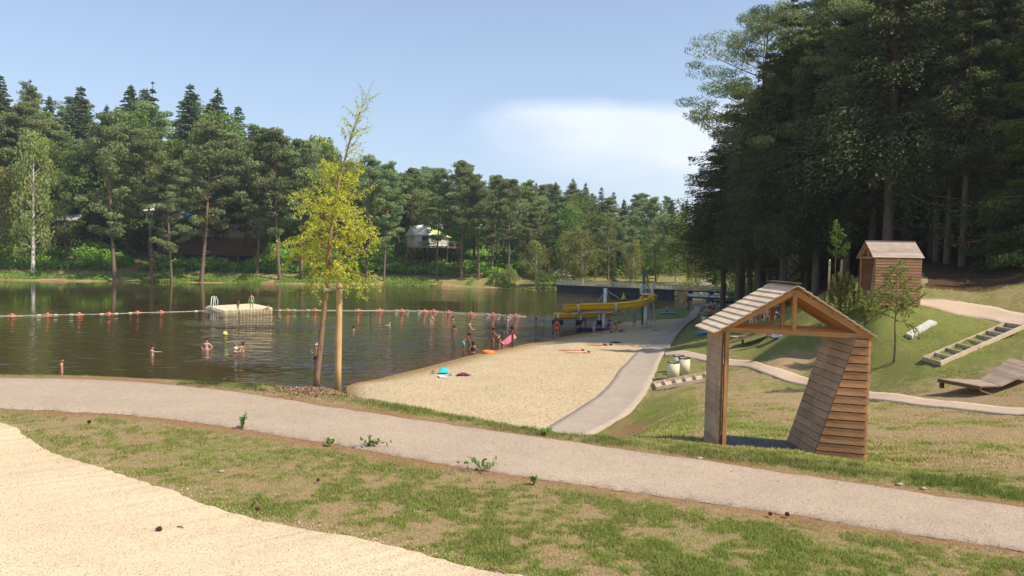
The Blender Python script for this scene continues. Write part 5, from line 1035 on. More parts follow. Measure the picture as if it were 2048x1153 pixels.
def person(label, px=None, py=None, h=1.7, pose='stand', face=0., skin='fair', hair='h_dark', hairlen=0, bottom=None, top=None, sub=0, Y=None, tilt=0, group=None, at=None, onz=None, hat=None):
    """face: heading in degrees, 0 = away from the viewer, 180 = towards; sub = metres below the water surface"""
    if at is None:
        p = V_(px, py, 0) if sub else (W_(px, py, Y) if Y else hit(px, py, ymin=20)); at = (p[0], p[1], -sub if sub else (p[2] if onz is None else onz))
        if Y and onz is None and not sub: at = (p[0], p[1], Tz(p[0], p[1])+.03)
    root = thing('person', label, 'person', at, -R(face), group); P_s = POSES[pose]; k = h/1.75; g = -P_s['lean']
    up = v3(0, math.sin(P_s['lean']), math.cos(P_s['lean'])); fwd = v3(0, math.cos(P_s['lean']), -math.sin(P_s['lean']))
    legs = P_s['legs']; hipz = .92
    pel = v3(0, 0, hipz); w_ = pel+up*.20; ch = pel+up*.40; ck = pel+up*.50; nk = pel+up*.565; hup = nrm(up+v3(0, 0, .6)) if P_s['lean'] > .3 else up; jaw = nk+hup*.07+fwd*.025; hd = nk+hup*.165+fwd*.018; tp = nk+hup*.235+fwd*.01; nose = hd+nrm(np.cross(v3(1, 0, 0), hup))*.10-hup*.02 if False else hd+fwd*.105-hup*.02
    vs = [pel, w_, ch, ck, nk, jaw, hd, tp, nose]; rs = [(.155, .11), (.13, .095), (.165, .11), (.12, .085), .055, .068, .088, .055, .014]; es = [(0, 1), (1, 2), (2, 3), (3, 4), (4, 5), (5, 6), (6, 7), (6, 8)]
    for s in (-1, 1): vs.append(hd+v3(s*.092, 0, -.01)); rs.append(.016); es.append((6, len(vs)-1))
    H = {}
    for i, s in enumerate((1, -1)):
        ua, fa = [nrm(v3(q[0]*s, q[1], q[2])) for q in P_s['arms'][i]]
        R_ = lambda d: d[0]*v3(1, 0, 0)+d[1]*fwd+d[2]*up if P_s['lean'] > .3 or tilt else d
        ua, fa = (ua, fa) if P_s['lean'] > .3 else (R_(ua), R_(fa))
        sh = ch+up*.10+v3(.175*s, 0, 0); el = sh+ua*.29; wr = el+fa*.25; b = len(vs)
        pl_ = wr+fa*.075; sd = nrm(np.cross(fa, [0, 0, 1.]) if abs(fa[2]) < .9 else v3(1, 0, 0)); cu_ = np.cross(sd, fa)
        vs += [sh, (sh+el)/2, el, (el+wr)/2+ua*.0, wr, pl_]; rs += [.062, .05, .041, .038, .026, (.036, .020)]; es += [(3, b), (b, b+1), (b+1, b+2), (b+2, b+3), (b+3, b+4), (b+4, b+5)]
        for f in range(4):
            o_ = (f-1.5)*.019; l = (.060, .074, .070, .055)[f]; a0 = pl_+sd*o_+fa*.03; a1 = a0+fa*l*.5-cu_*.008; a2 = a1+fa*l*.45-cu_*.022; n = len(vs); vs += [a0, a1, a2]; rs += [.0095, .0085, .007]; es += [(b+5, n), (n, n+1), (n+1, n+2)]
        n = len(vs); t0 = wr+fa*.035+sd*.034*s; t1 = t0+fa*.03+sd*.022*s-cu_*.01; vs += [t0, t1]; rs += [.011, .009]; es += [(b+5, n), (n, n+1)]; H[s] = pl_
        th, sn = [nrm(v3(q[0]*s, q[1], q[2])) for q in legs[i]]; hp = pel+v3(.09*s, 0, -.03); kn = hp+th*.42; an = kn+sn*.41; b = len(vs)
        fd = v3(0, 1, -.1) if not tilt else v3(0, .15, -1); fd = v3(0, .3, .95) if pose == 'sitflat' else fd
        vs += [hp, (hp+kn)/2, kn, kn*.68+an*.32-v3(0, .012, 0), an, an+nrm(fd)*.10+v3(0, 0, -.035), an+nrm(fd)*.17+v3(0, 0, -.045)]; rs += [.095, .078, .055, .056, .036, (.036, .028), (.034, .016)]; es += [(0, b)]+[(b+j, b+j+1) for j in range(6)]
        H['k', s] = (hp, kn, an)
    vs = np.array(vs)
    # rest on the ground
    low = vs[:, 2].min()-.02
    def X(q):
        q = np.array(q, float).reshape(-1, 3).copy()
        q[:, 2] -= low
        if tilt: # lie down: rotate about the feet; tilt>0 face down (prone), <0 face up
            c, s_ = math.cos(R(90)*np.sign(tilt)), math.sin(R(90)*np.sign(tilt)); y, z = q[:, 1].copy(), q[:, 2].copy(); q[:, 1] = y*c+z*s_; q[:, 2] = -y*s_+z*c; q[:, 2] += .115; q[:, 1] -= .9*np.sign(tilt)
        return q*k
    if sub and pose != 'stand': pass
    skinobj('body', X(vs), es, [(r[0]*k, r[1]*k) if isinstance(r, tuple) else r*k for r in rs], SK_[skin], root)
    if hair:
        hv = [hd+hup*.020-fwd*.022, hd+hup*.055-fwd*.012, hd-hup*.03-fwd*.045]; he = [(0, 1), (0, 2)]; hr = [.100, .078, .068]
        if hairlen: hv += [nk-fwd*.075+hup*.02, nk-fwd*.085-hup*.10]; he += [(2, 3), (3, 4)]; hr += [.06, .035]
        skinobj('hair', X(hv), he, [r*k for r in hr], MAT[hair], root)
    e = MB(); q = X([hd+fwd*.083+v3(-.032, 0, 0)+hup*.012, hd+fwd*.083+v3(.032, 0, 0)+hup*.012]); [e.ball(c_, .013*k, 8, .5) for c_ in q]; e.build('eyes', MAT['black'], root)
    e = MB(); q = X([hd+fwd*.082+v3(-.025, 0, 0)-hup*.055, hd+fwd*.085-hup*.057, hd+fwd*.082+v3(.025, 0, 0)-hup*.055]); e.tube(q, .007*k, 6, .5); e.build('mouth', MAT['c_maroon'], root)
    if bottom:
        mt, ln = bottom; f_ = dict(trunks=.0, shorts=.55, long=.8)[ln]
        cv = [pel+up*.09, pel, ]; ce = [(0, 1)]; crr = [(.15, .112), (.168, .125)]
        for s in (1, -1):
            hp, kn, an = H['k', s]; b = len(cv); cv += [hp]; crr += [.106]; ce += [(1, b)]
            if f_: cv += [lerp(hp, kn, f_)]; crr += [.098]; ce += [(b, b+1)]
        skinobj('shorts' if f_ else 'trunks', X(cv), ce, [(r[0]*k, r[1]*k) if isinstance(r, tuple) else r*k for r in crr], MAT[mt], root)
    if top:
        mt, ln = top; cv = [pel+up*.06, w_, ch, ck-up*.0]; crr = [(.155, .115), (.142, .105), (.176, .122), (.12, .09)]; ce = [(0, 1), (1, 2), (2, 3)]
        if ln == 'bikini': cv = [ch-up*.045, ch+up*.04]; crr = [(.17, .118), (.172, .118)]; ce = [(0, 1)]
        if ln == 'shirt':
            for i, s in enumerate((1, -1)):
                b_ = len(cv); sh = ch+up*.10+v3(.175*s, 0, 0); ua = nrm(v3(P_s['arms'][i][0][0]*s, *P_s['arms'][i][0][1:])); cv += [sh, sh+ua*.16]; crr += [.072, .066]; ce += [(3, b_), (b_, b_+1)]
        skinobj('top' if ln != 'shirt' else 'shirt', X(cv), ce, [(r[0]*k, r[1]*k) if isinstance(r, tuple) else r*k for r in crr], MAT[mt], root)
    if hat:
        m = MB(); c_ = X([hd+hup*.05-fwd*.0])[0]; m.ball(c_, .115*k, 12, .5, (1, 1, .75)); m.tube([c_+v3(0, .05, .0)*k, c_+v3(0, .19, -.015)*k], [.07*k, .05*k], 8, .5); m.build('cap', MAT[hat], root)
    root['_h'] = 0; del root['_h']; return root, {s: (X([H[s]])[0]) for s in (1, -1)}
GS = 'bathers in the lake'
P = person
P('bather seen from the side, head and shoulders showing at the far left bank', 123, 746, 1.72, 'stand', 60, 'tan', 'h_brown', sub=.95, bottom=('c_navy', 'trunks'), group=GS)
P('bather standing chest-deep and stretching one arm out to the right', 302, 712, 1.75, 'reach', 75, 'fair', 'h_brown', sub=1.12, bottom=('c_navy', 'trunks'), group=GS)
P('broad pale man facing the shore waist-deep with both arms bent', 413, 700, 1.8, 'hips', 175, 'fair', 'h_brown', sub=1.08, bottom=('c_navy', 'trunks'), group=GS)
P('bather in a pale cap crouching chest-deep beside the long-haired one', 470, 713, 1.6, 'up', 40, 'fair', None, sub=1.05, hat='c_white', bottom=('c_black', 'trunks'), top=('c_black', 'bikini'), group=GS)
P('long-haired bather raising the hands left of the yellow tree', 486, 704, 1.66, 'up', 285, 'tan', 'h_brown', 1, sub=1.02, bottom=('c_black', 'trunks'), top=('c_black', 'bikini'), group=GS)
P('man in dark trunks wading thigh-deep behind the slim tree trunk', 633, 719, 1.76, 'hips', 5, 'tan', 'h_grey', sub=.74, bottom=('c_black', 'shorts'), group=GS)
for px, py, lab, hr, sub, sk in ((706, 660, 'dark-haired head of a swimmer right of the stake', 'h_dark', 1.40, 'tan'), (780, 655, 'blond child up to the shoulders between the stake and the shore bathers', 'h_blond', .95, 'fair'), (741, 629, 'swimmer close under the buoy line right of the stake', 'h_brown', 1.5, 'tan'),
        (863, 637, 'fair swimmer below the close pair of buoys, the upper of two', 'h_blond', 1.35, 'fair'), (861, 644, 'fair swimmer below the close pair of buoys, the lower of two', 'h_blond', 1.4, 'fair'), (906, 639, 'swimmer midway between the buoy pair and the man with hands on hips', 'h_brown', 1.4, 'fair'),
        (908, 659, 'dark-haired head in the water left of the man in dark trunks', 'h_dark', 1.38, 'tan'), (1083, 636, 'swimmer at the foam beyond the slide, the farther of two', 'h_brown', 1.48, 'fair'), (1072, 640, 'swimmer at the foam beyond the slide, the nearer of two', 'h_dark', 1.48, 'tan')):
    P(lab, px, py, 1.68 if 'child' not in lab else 1.3, 'swim', random.uniform(0, 360), sk, hr, sub=sub if 'child' not in lab else .85, group=GS, bottom=('c_navy', 'trunks'))
P('bather with hands on hips seen from behind near the buoy line', 1015, 642, 1.68, 'hips', 5, 'fair', 'h_brown', 0, sub=.95, bottom=('c_black', 'trunks'), group=GS)
P('man in dark trunks standing knee-deep behind the turquoise shorts', 938, 671, 1.78, 'front', 60, 'tan', 'h_grey', sub=.75, bottom=('c_black', 'shorts'), group=GS)
P('boy in turquoise shorts bending forward in the shallows', 926, 705, 1.62, 'bend', 70, 'brown', 'h_dark', sub=.12, bottom=('c_turq', 'shorts'), group=GS)
P('woman in a black swimsuit sitting in the shallows with her back turned', 945, 707, 1.62, 'sit', -20, 'tan', 'h_dark', 1, sub=.18, bottom=('c_black', 'trunks'), top=('c_black', 'tank'), group=GS)
pw_, hh = P('woman in a black bikini holding a yellow toy behind the orange ring', 985, 699, 1.62, 'front', 60, 'brown', 'h_dark', 0, sub=.10, bottom=('c_black', 'trunks'), top=('c_black', 'bikini'), group=GS)
P('small child in pink standing between the bikini and the pink float', 999, 700, .98, 'front', 80, 'tan', 'h_dark', 0, sub=.08, bottom=('c_pink', 'trunks'), top=('c_pink', 'tank'), group=GS)
pf_, hf = P('tall dark-skinned bather in a brown suit holding a pink air mattress', 1025, 696, 1.66, 'carry', 260, 'dark', 'h_dark', 1, sub=.10, bottom=('c_maroon', 'trunks'), top=('c_maroon', 'tank'), group=GS)
P('lifeguard in red shirt and red shorts standing at the water edge with back turned', 1113, 680, 1.72, 'stand', 10, 'tan', 'h_dark', bottom=('c_red', 'shorts'), top=('c_red', 'shirt'))
P('bather sitting in the shallows under the slide with a bare back', 1168, 655, 1.6, 'sit', 0, 'fair', 'h_brown', sub=.15, bottom=('c_coral', 'trunks'))
P('toddler in a pink suit walking by the end of the blue mat', 1188, 669, .85, 'walk', 200, 'fair', 'h_blond', bottom=('c_pink', 'trunks'), top=('c_pink', 'tank'))
P('person in dark clothes crouched beside the lower slide mast', 1217, 661, 1.6, 'sit', 200, 'tan', 'h_dark', bottom=('c_navy', 'shorts'), top=('c_navy', 'tank'))
P('person in navy shorts lying on the sand with feet to the slide mast', 1224, 668, 1.7, 'sitflat', 270, 'tan', 'h_brown', bottom=('c_navy', 'shorts'))
P('pale person in navy shorts sitting with knees up right of the lower slide mast', 1240, 667, 1.75, 'sit', 60, 'fair', 'h_brown', bottom=('c_navy', 'shorts'))
P('child in a bright blue top and shorts standing on the sand behind the slide', 1268, 655, 1.12, 'walk', 200, 'tan', 'h_dark', bottom=('c_blue', 'shorts'), top=('c_sky', 'shirt'))
tp_ = SP(1294, 587, .9); P('bather in dark trunks standing on top of the slide tower', h=1.55, pose='front', face=200, skin='tan', hair='h_dark', bottom=('c_black', 'trunks'), at=(tp_[0], tp_[1], SP(1294, 588.5, .6)[2]+.06))
P('shirtless man in blue shorts walking away along the promenade', 1375, 634, 1.75, 'walk', 350, 'tan', 'h_dark', bottom=('c_blue', 'shorts'), Y=84)
P('sunbather in coral on a pale towel on the grass beyond the slide', 1334, 625, 1.6, 'sit', 200, 'tan', 'h_dark', bottom=('c_coral', 'trunks'), top=('c_coral', 'tank'))
P('person in coral seated at the farther end of the grey picnic tables', 1427, 629, 1.7, 'chair', 270, 'tan', 'h_dark', bottom=('c_navy', 'shorts'), top=('c_coral', 'shirt'), Y=82)
P('person in a red top sitting on the grass by the nearer picnic table', 1420, 650, 1.6, 'chair', 250, 'tan', 'h_dark', bottom=('c_black', 'shorts'), top=('c_coral', 'shirt'), Y=71)
P('woman in a black suit lying face down on the sand, the upper sunbather', 1197, 693, 1.66, 'prop', 88, 'tan', 'h_dark', 0, bottom=('c_maroon', 'trunks'), top=('c_maroon', 'tank'), tilt=1)
P('person in pink lying face down on the sand, the farther of the lower pair', 1140, 704, 1.6, 'lie', 92, 'tan', 'h_brown', bottom=('c_coral', 'trunks'), top=('c_coral', 'tank'), tilt=1)
P('fair person lying on the sand, the nearer of the lower pair', 1152, 708, 1.6, 'lie', 86, 'fair', 'h_brown', bottom=('c_pink', 'trunks'), tilt=1)
dk = .39
P('man in bright green shorts standing on the swim raft', h=1.8, pose='stand', face=185, skin='fair', hair='h_dark', bottom=('c_green', 'shorts'), at=(*V_(503, 617, .6)[:2], dk))
P('dark-haired child in dark trunks standing on the swim raft', h=1.25, pose='stand', face=20, skin='brown', hair='h_dark', bottom=('c_black', 'trunks'), at=(*V_(476, 617.5, .6)[:2], dk))
P('bather crouching at the right corner of the swim raft', h=1.5, pose='sit', face=250, skin='tan', hair='h_dark', bottom=('c_black', 'trunks'), at=(*V_(535, 620, .6)[:2], dk))
# group seen through the near hut
P('person in dark red striped top standing behind the picnic deck', 1516, 646, 1.5, 'front', 180, 'tan', 'h_dark', bottom=('c_navy', 'shorts'), top=('c_maroon', 'shirt'), Y=50)
P('person in white sitting left of the striped top behind the gable beam', 1502, 650, 1.5, 'sit', 160, 'fair', 'h_brown', bottom=('c_white', 'shorts'), top=('c_white', 'tank'), Y=49.5)
P('fair bather sitting on the picnic deck seen just below the gable', 1534, 652, 1.5, 'sit', 200, 'fair', 'h_brown', bottom=('c_coral', 'trunks'), Y=48)
P('person lying on the grass left of the picnic deck', 1478, 672, 1.65, 'lie', 90, 'fair', 'h_brown', bottom=('c_coral', 'trunks'), Y=46, tilt=1)
P('person in dark navy clothes bending over bags right of the picnic deck', 1562, 680, 1.5, 'bend', 280, 'tan', 'h_dark', bottom=('c_navy', 'shorts'), top=('c_navy', 'shirt'), Y=42)
# things in hands and on the beach
m = MB(); A_p, B_p = W_(1007, 689, 57.5), W_(1030, 671, 57.8); fl = thing('air_mattress', 'long pink inflatable held at a slant by the tall bather', 'inflatable', (A_p+B_p)/2); o = np.array(fl.location)
d = nrm(B_p-A_p); s_ = nrm(np.cross(d, [0, 1, 0])); 
for i in range(-2, 3): m.tube([A_p-o+s_*i*.085, A_p-o+s_*i*.085+d*.1, B_p-o+s_*i*.085-d*.1, B_p-o+s_*i*.085], [.03, .06, .06, .03], 8, .5)
m.build('tubes', MAT['pink'], fl); m = MB(); e = A_p-o; m.tube([e-s_*.22, e+s_*.22], .075, 8); m.build('pillow', MAT['pink'], fl)
def torus(name, c, Rr, r, mat, label, cat, ns=1):
    m = MB(); n = 24; pts = [np.array([Rr*math.cos(2*math.pi*i/n), Rr*math.sin(2*math.pi*i/n), 0]) for i in range(n)]; vs = []; 
    for i, p_ in enumerate(pts):
        for j in range(10): a = 2*math.pi*j/10; vs.append(p_*(1+r/Rr*math.cos(a))+np.array([0, 0, r*math.sin(a)]))
    m.add(vs, [(i*10+j, ((i+1) % n)*10+j, ((i+1) % n)*10+(j+1) % 10, i*10+(j+1) % 10) for i in range(n) for j in range(10)], .5, None, True)
    t = thing(name, label, cat, c); m.build('ring', MAT[mat], t); m = MB(); m.tube([(Rr+r, 0, 0), (Rr+r+.04, 0, .02)], .02, 6); m.build('valve', MAT['tent_white'], t); return t
torus('swim_ring', V_(977, 705, .12), .32, .13, 'orange', 'orange swimming ring floating at the edge of the sand', 'swim ring')
b = thing('toy', 'yellow toy held out by the woman in the black bikini', 'toy', W_(997.5, 676, V_(985, 699, 0)[1]-.05)); m = MB(); m.ball((0, 0, 0), .10, 10, .5, (1, 1, .8)); m.tube([(0, 0, .05), (.1, 0, .16)], [.05, .03], 8, .5); m.build('toy_body', MAT['yellow_slide'], b)
b = thing('ball', 'lime green ball floating above the bathers', 'ball', V_(450, 668, .12)); m = MB(); m.ball((0, 0, 0), .20, 14, .5); m.build('ball_skin', MAT['tent_lime'], b); m = MB(); m.tube([(-.02, -.2, .0), (.02, -.2, 0)], .02, 6); m.build('valve', MAT['tent_white'], b)
def cloth(label, px, py, w, d_, hgt, mat, cat='towel', seed=0, nm='towel', z=None):
    p = hit(px, py, ymin=20); nx, ny = 22, 16; gx, gy = np.meshgrid(np.linspace(-.5, .5, nx), np.linspace(-.5, .5, ny)); r_ = np.random.default_rng(seed)
    X, Y = gx*w, gy*d_; X = X*(1+.18*np.sin(gy*7+seed)); Y = Y*(1+.2*np.cos(gx*6+seed)); Z = hgt*(vnoise(X+seed*3, Y, 5)*.7+vnoise(X, Y+seed, 11)*.4)*np.clip(1.3-2*np.hypot(gx, gy)*1.1, .1, 1)+.06
    vt = np.stack([X, Y, Z], -1).reshape(-1, 3); vb = vt.copy(); vb[:, 2] = .02; i = (np.arange(ny-1)[:, None]*nx+np.arange(nx-1)[None]).ravel(); n = nx*ny; f1 = np.stack([i, i+1, i+nx+1, i+nx], -1)
    o_ = mesh_np(nm, np.concatenate([vt, vb]), np.concatenate([f1, f1[:, ::-1]+n]), MAT[mat], np.full(2*n, .5), smooth=True); o_.location = (p[0], p[1], p[2]+.04); o_.rotation_euler[2] = seed; return tag(o_, label, cat)
cloth('crumpled turquoise towel lying on the sand', 888, 749, .7, .5, .42, 'c_turq', seed=1); cloth('white and blue cloth spread just in front of the turquoise towel', 884, 757, .8, .35, .12, 'c_white', seed=2); cloth('dark maroon towel in a heap on the sand', 927, 754, .72, .4, .20, 'c_maroon', seed=3)
cloth('small dark bag on the sand left of the turquoise towel', 867, 749, .3, .2, .22, 'stick', 'bag', 4, 'bag'); cloth('small sandal-like brown item right of the turquoise towel', 901, 753, .22, .12, .1, 'stick', 'sandals', 5, 'sandals')
cloth('blue towel on the sand left of the promenade in the tree shade', 1311, 662, .8, .5, .2, 'c_sky', seed=6); cloth('pale blue towel on the grass beyond the slide', 1338, 628, 2.2, 1.0, .05, 'c_sky', seed=0); cloth('white and blue towel on the lawn behind the near hut eave', 1412, 668, 1.6, .8, .1, 'c_sky', seed=0)
cloth('dark towel at the head of the upper sunbather', 1232, 687, .9, .35, .05, 'c_navy', seed=0); cloth('heap of dark bags and clothes right of the picnic deck', 1552, 678, 1.2, .7, .6, 'c_grey', 'bag', 8, 'bag')
cloth('orange towel lying on the picnic deck', 1517, 664, 1.1, .5, .3, 'c_coral', seed=3); 
p = hit(1192, 674, ymin=20); lg = tag((lambda m: (m.tube([(-.6, 0, .06), (-.2, .05, .12), (.1, 0, .16), (.35, .03, .10), (.6, 0, .03)], [.03, .09, .13, .09, .02], 8), m.build('sand_heap', MAT['sand']))[-1])(MB()), 'small heap of dug sand near the water below the slide', 'sand heap'); lg.location = p
# ---------------------------------------------------------------- the young yellow tree and its stake
tb_ = V_(633, 777, 4.12); TY = tb_[1]
def TP(px, py, dy=0): return W_(px, py, TY+dy)-tb_
ytree = thing('young_tree', 'slim young tree with yellow-green leaves tied to a wooden stake', 'tree', tb_)
axp = [(632, 785), (634, 750), (640, 700), (646, 640), (652, 590), (655, 545), (660, 480), (668, 420), (678, 365), (692, 310), (708, 255), (724, 215), (737, 185), (748, 158)]
axis = [TP(*q) for q in axp]; arad = [.070, .060, .052, .048, .044, .042, .036, .030, .023, .017, .012, .008, .005, .003]
m = MB(); m.tube(axis, arad, 12, .5); m.build('trunk', MAT['bark_young'], ytree)
def axat(py):
    ys_ = [q[1] for q in axp]; i = max(j for j in range(len(ys_)) if ys_[j] >= py) if py <= ys_[0] else 0; i = min(i, len(ys_)-2); t = (ys_[i]-py)/(ys_[i]-ys_[i+1]); return axis[i]*(1-t)+axis[i+1]*t
br = MB(); LC = []; LD = []; LT = []; yr = np.random.default_rng(12)
def twig(p0, d0, L, r, lv, sag, leafy=1.0):
    p = np.array(p0); d = nrm(d0); pts = [p.copy()]; k = 7
    for i in range(k):
        d = nrm(d+yr.normal(0, .10, 3)+np.array([0, 0, -sag])); p = p+d*L/k; pts.append(p.copy())
    br.tube(pts, [max(r*(1-.85*i/k), .0014) for i in range(k+1)], 5 if r > .006 else 3, .5, cap=False)
    if lv > 0:
        n = {2: int(5+L*10), 1: int(3+L*10)}[lv]
        for j in range(n):
            t = .16+.84*(j+.5)/n; i = min(int(t*k), k-1); q = pts[i]+(pts[i+1]-pts[i])*(t*k-i); dd_ = pts[i+1]-pts[i]; sdv = nrm(np.cross(dd_, yr.normal(size=3))); twig(q, nrm(dd_)*.75+sdv*.85+np.array([0, 0, .10]), L*yr.uniform(.22, .50)*(1.1-.55*t), r*.45, lv-1, sag*.7+.03, leafy)
    if lv <= 1:
        n = int(L/.0125*leafy)
        if n: 
            t = yr.uniform(.05, 1, n)*k; i = np.minimum(t.astype(int), k-1); P0 = np.array(pts); q = P0[i]+(P0[i+1]-P0[i])*(t-i)[:, None]; s_ = yr.normal(size=(n, 3)); s_ /= np.linalg.norm(s_, axis=1)[:, None]
            LC.append(q+s_*.020); LD.append(s_+np.array([0, 0, -.5])); LT.append(np.clip(yr.normal(.5, .18)+yr.normal(0, .16, n), 0, 1))
nb1 = 44
for i in range(nb1):
    t = i/(nb1-1); py = 540-t*195; a = i*2.4+yr.normal(0, .35); q = axat(py)
    L = (1.08-.5*abs(t-.4)-.62*max(t-.6, 0))*yr.uniform(.72, 1.12); el = .25+.5*t+yr.normal(0, .15)
    twig(q, (math.cos(a)*math.cos(el), math.sin(a)*math.cos(el), math.sin(el)), L, .013*(1.1-.5*t), 2, .11-.05*t, .62)
for i in range(3):   # low drooping skirts
    a = i*2.1+.6; twig(axat(550-i*6), (math.cos(a), math.sin(a), -.05), yr.uniform(.7, 1.05), .009, 2, .13, .55)
for i in range(24):  # sparse leader
    t = i/23; py = 345-t*150; a = i*2.6+yr.normal(0, .4); twig(axat(py), (math.cos(a)*.6+.15, math.sin(a)*.5, .75), (.62-.30*t)*yr.uniform(.7, 1.15), .005, 1, .03, .52-.2*t)
br.build('branches', MAT['bark_young'], ytree)
LC = np.concatenate(LC); LD = np.concatenate(LD); LT = np.concatenate(LT)
Vv, Fv = cards(LC, .040, .62, .2, yr, LD); lf_ = mesh_np('leaves', Vv, Fv, MAT['yellow_leaf'], np.repeat(LT, 4)); lf_.parent = ytree
st0 = V_(676, 776, 4.1); stk = thing('stake', 'thick round wooden stake beside the young yellow tree', 'post', st0); h_ = W_(677, 562, st0[1])[2]-st0[2]
m = MB(); m.tube([(0, 0, -.3), (0, 0, .5), (.003, 0, 1.2), (.005, 0, h_-.12), (.006, 0, h_-.03), (.006, 0, h_)], [.064, .062, .061, .058, .058, .045], 20, .5); m.build('pole', MAT['wood_stake'], stk)
m = MB(); m.lathe((.006, 0, h_-.16), [(.062, 0), (.062, .03), (.059, .035)], 16, .5); m.build('strap', MAT['stick'], stk)
tie = thing('tie', 'pale rope tying the young tree to its stake', 'rope', st0+np.array([0, 0, h_-.14])); o = np.array(tie.location)
a = axat(580)+tb_-o; m = MB(); m.tube([a+[.03, -.03, 0], a*.5+[0, -.02, -.03], np.array([-.03, -.05, 0])], .006, 5); m.tube([a+[.03, .03, .03], a*.5+[0, .02, .0], np.array([-.03, .05, .04])], .006, 5); m.build('rope_loop', MAT['rope_white'], tie); m = MB(); m.lathe(tuple(a), [(.052, -.025), (.052, .03)], 12); m.build('sleeve', MAT['rope_white'], tie)
# wood-chip mulch round the foot
n = 9000; uu = rng.normal(0, 1, (n, 2)); c0 = (tb_+st0)/2; X = c0[0]+.12+uu[:, 0]*.42; Yv = c0[1]-.15+uu[:, 1]*.34; hh_ = .11*np.exp(-(((X-c0[0])/.55)**2+((Yv-c0[1])/.5)**2)); Z = T(X, Yv)+.012+hh_*rng.uniform(.6, 1.05, n)
Vv, Fv = cards(np.stack([X, Yv, Z], -1), .05, .42, 1.2); tag(mesh_np('wood_chips', Vv, Fv, MAT['mulch'], np.repeat(rng.random(n), 4)), 'ring of wood chip mulch round the foot of the young tree', 'wood chips', kind='stuff')
gx, gy = np.meshgrid(np.linspace(-1.15, 1.15, 40), np.linspace(-.95, .95, 30)); zz_ = T(c0[0]+gx, c0[1]+gy)+.10*np.exp(-((gx/.6)**2+(gy/.5)**2))-.012; i = (np.arange(29)[:, None]*40+np.arange(39)[None]).ravel()
tag(mesh_np('mulch_mound', np.stack([c0[0]+gx, c0[1]+gy, zz_], -1).reshape(-1, 3), np.stack([i, i+1, i+41, i+40], -1), MAT['ground'], np.tile([0., 1.2, .3], (1200, 1)), smooth=True), kind='structure')
# ---------------------------------------------------------------- saplings
def sapling(name, label, px, py, Y, top, mat, nbr, L, r=.02, leafy=1., sag=.05, el0=.5, base=.35, ls=.06, stake=False, bm='bark_young', lvl=1, droop=-.3, p=None):
    global br, LC, LD, LT
    p = W_(px, py, Y); p[2] = Tz(p[0], p[1]); H = W_(px, top, Y)[2]-p[2]; t_ = thing(name, label, 'tree', p); br = MB(); LC = []; LD = []; LT = []
    ax = lambda h: np.array([.03*math.sin(h*3), .02*math.cos(h*2), h]); m = MB(); m.tube([ax(-.1+H*1.1*k/8-.0) if k else ax(-.1) for k in range(9)], [r*(1-.1*k) for k in range(9)], 8, .5); m.build('trunk', MAT[bm], t_)
    for i in range(nbr):
        t = base+(1-base)*(i+.5)/nbr; a = i*2.4+yr.normal(0, .3); el = el0+yr.normal(0, .12); twig(ax(H*t), (math.cos(a)*math.cos(el), math.sin(a)*math.cos(el), math.sin(el)), L*(1.15-.75*(t-base)/(1-base))*yr.uniform(.7, 1.1), r*.35, lvl, sag, leafy)
    br.build('branches', MAT[bm], t_); Vv, Fv = cards(np.concatenate(LC), ls, .4, .2, yr, np.concatenate(LD)+np.array([0, 0, droop])); c_ = mesh_np('leaves', Vv, Fv, MAT[mat], np.repeat(np.concatenate(LT), 4)); c_.parent = t_
    return t_, p
sapling('sapling', 'feathery light green young larch on the mound in front of the far hut', 1788, 718, 28.2, 527, 'shoot_leaf', 30, 1.25, .045, 1.0, .07, .5, .42, .08)
t_, p_ = sapling('sapling', 'tall thin leafy sapling with short stakes left of the far hut', 1668, 612, 44, 448, 'weed', 16, .9, .04, .8, .02, .9, .45, .14)
for dx_ in (-.35, .35): sk_ = thing('stake', ('left' if dx_ < 0 else 'right')+' short pale stake at the tall thin sapling', 'post', (p_[0]+dx_, p_[1], p_[2])); m = MB(); m.tube([(0, 0, -.2), (0, 0, 1.75), (0, 0, 1.85)], [.06, .06, .04], 10); m.build('pole', MAT['wood_frame'], sk_); m = MB(); m.lathe((0, 0, 1.5), [(.065, 0), (.065, .06)], 10); m.build('strap', MAT['stick'], sk_)
sapling('sapling', 'narrow yellow-green sapling behind the near hut roof', 1560, 600, 60, 516, 'yellow_leaf', 14, .35, .03, 1.4, .02, 1.1, .2, .12)
def candle(label, px, py, Y, H, n):
    p = W_(px, py, Y); p[2] = Tz(p[0], p[1]); t_ = thing('young_pine', label, 'tree', p); m = MB(); m.tube([(0, 0, -.1), (.02, 0, H*.5), (0, 0, H*.9)], [.05, .035, .015], 7); C = []; D = []
    for i in range(n):
        a = i*2.4; h0 = H*(.1+.75*i/n); L = H*.48*(1-.75*i/n)*rng.uniform(.8, 1.15); e = np.array([math.cos(a)*L, math.sin(a)*L, h0+.15]); tip = e+np.array([math.cos(a)*.06, math.sin(a)*.06, rng.uniform(.45, .75)]); m.tube([(0, 0, h0), e*.6+np.array([0, 0, h0*.4-.05]), e, tip], [.02, .015, .012, .006], 4)
        for q0, q1, k in (((0, 0, h0), e, 60), (e, tip, 150)):
            q0 = np.array(q0); s = rng.random((k, 1)); c_ = q0+(q1-q0)*s; o_ = rng.normal(size=(k, 3)); o_ /= np.linalg.norm(o_, axis=1)[:, None]; C.append(c_+o_*.05); D.append(o_+nrm(q1-q0)*.8)
    m.build('trunk', MAT['bark_young'], t_); C = np.concatenate(C); Vv, Fv = cards(C, .15, .16, .1, rng, np.concatenate(D)*1.5); c_ = mesh_np('crown', Vv, Fv, MAT['shoot_leaf'], np.repeat(rng.uniform(.0, .6, len(C)), 4)); c_.parent = t_
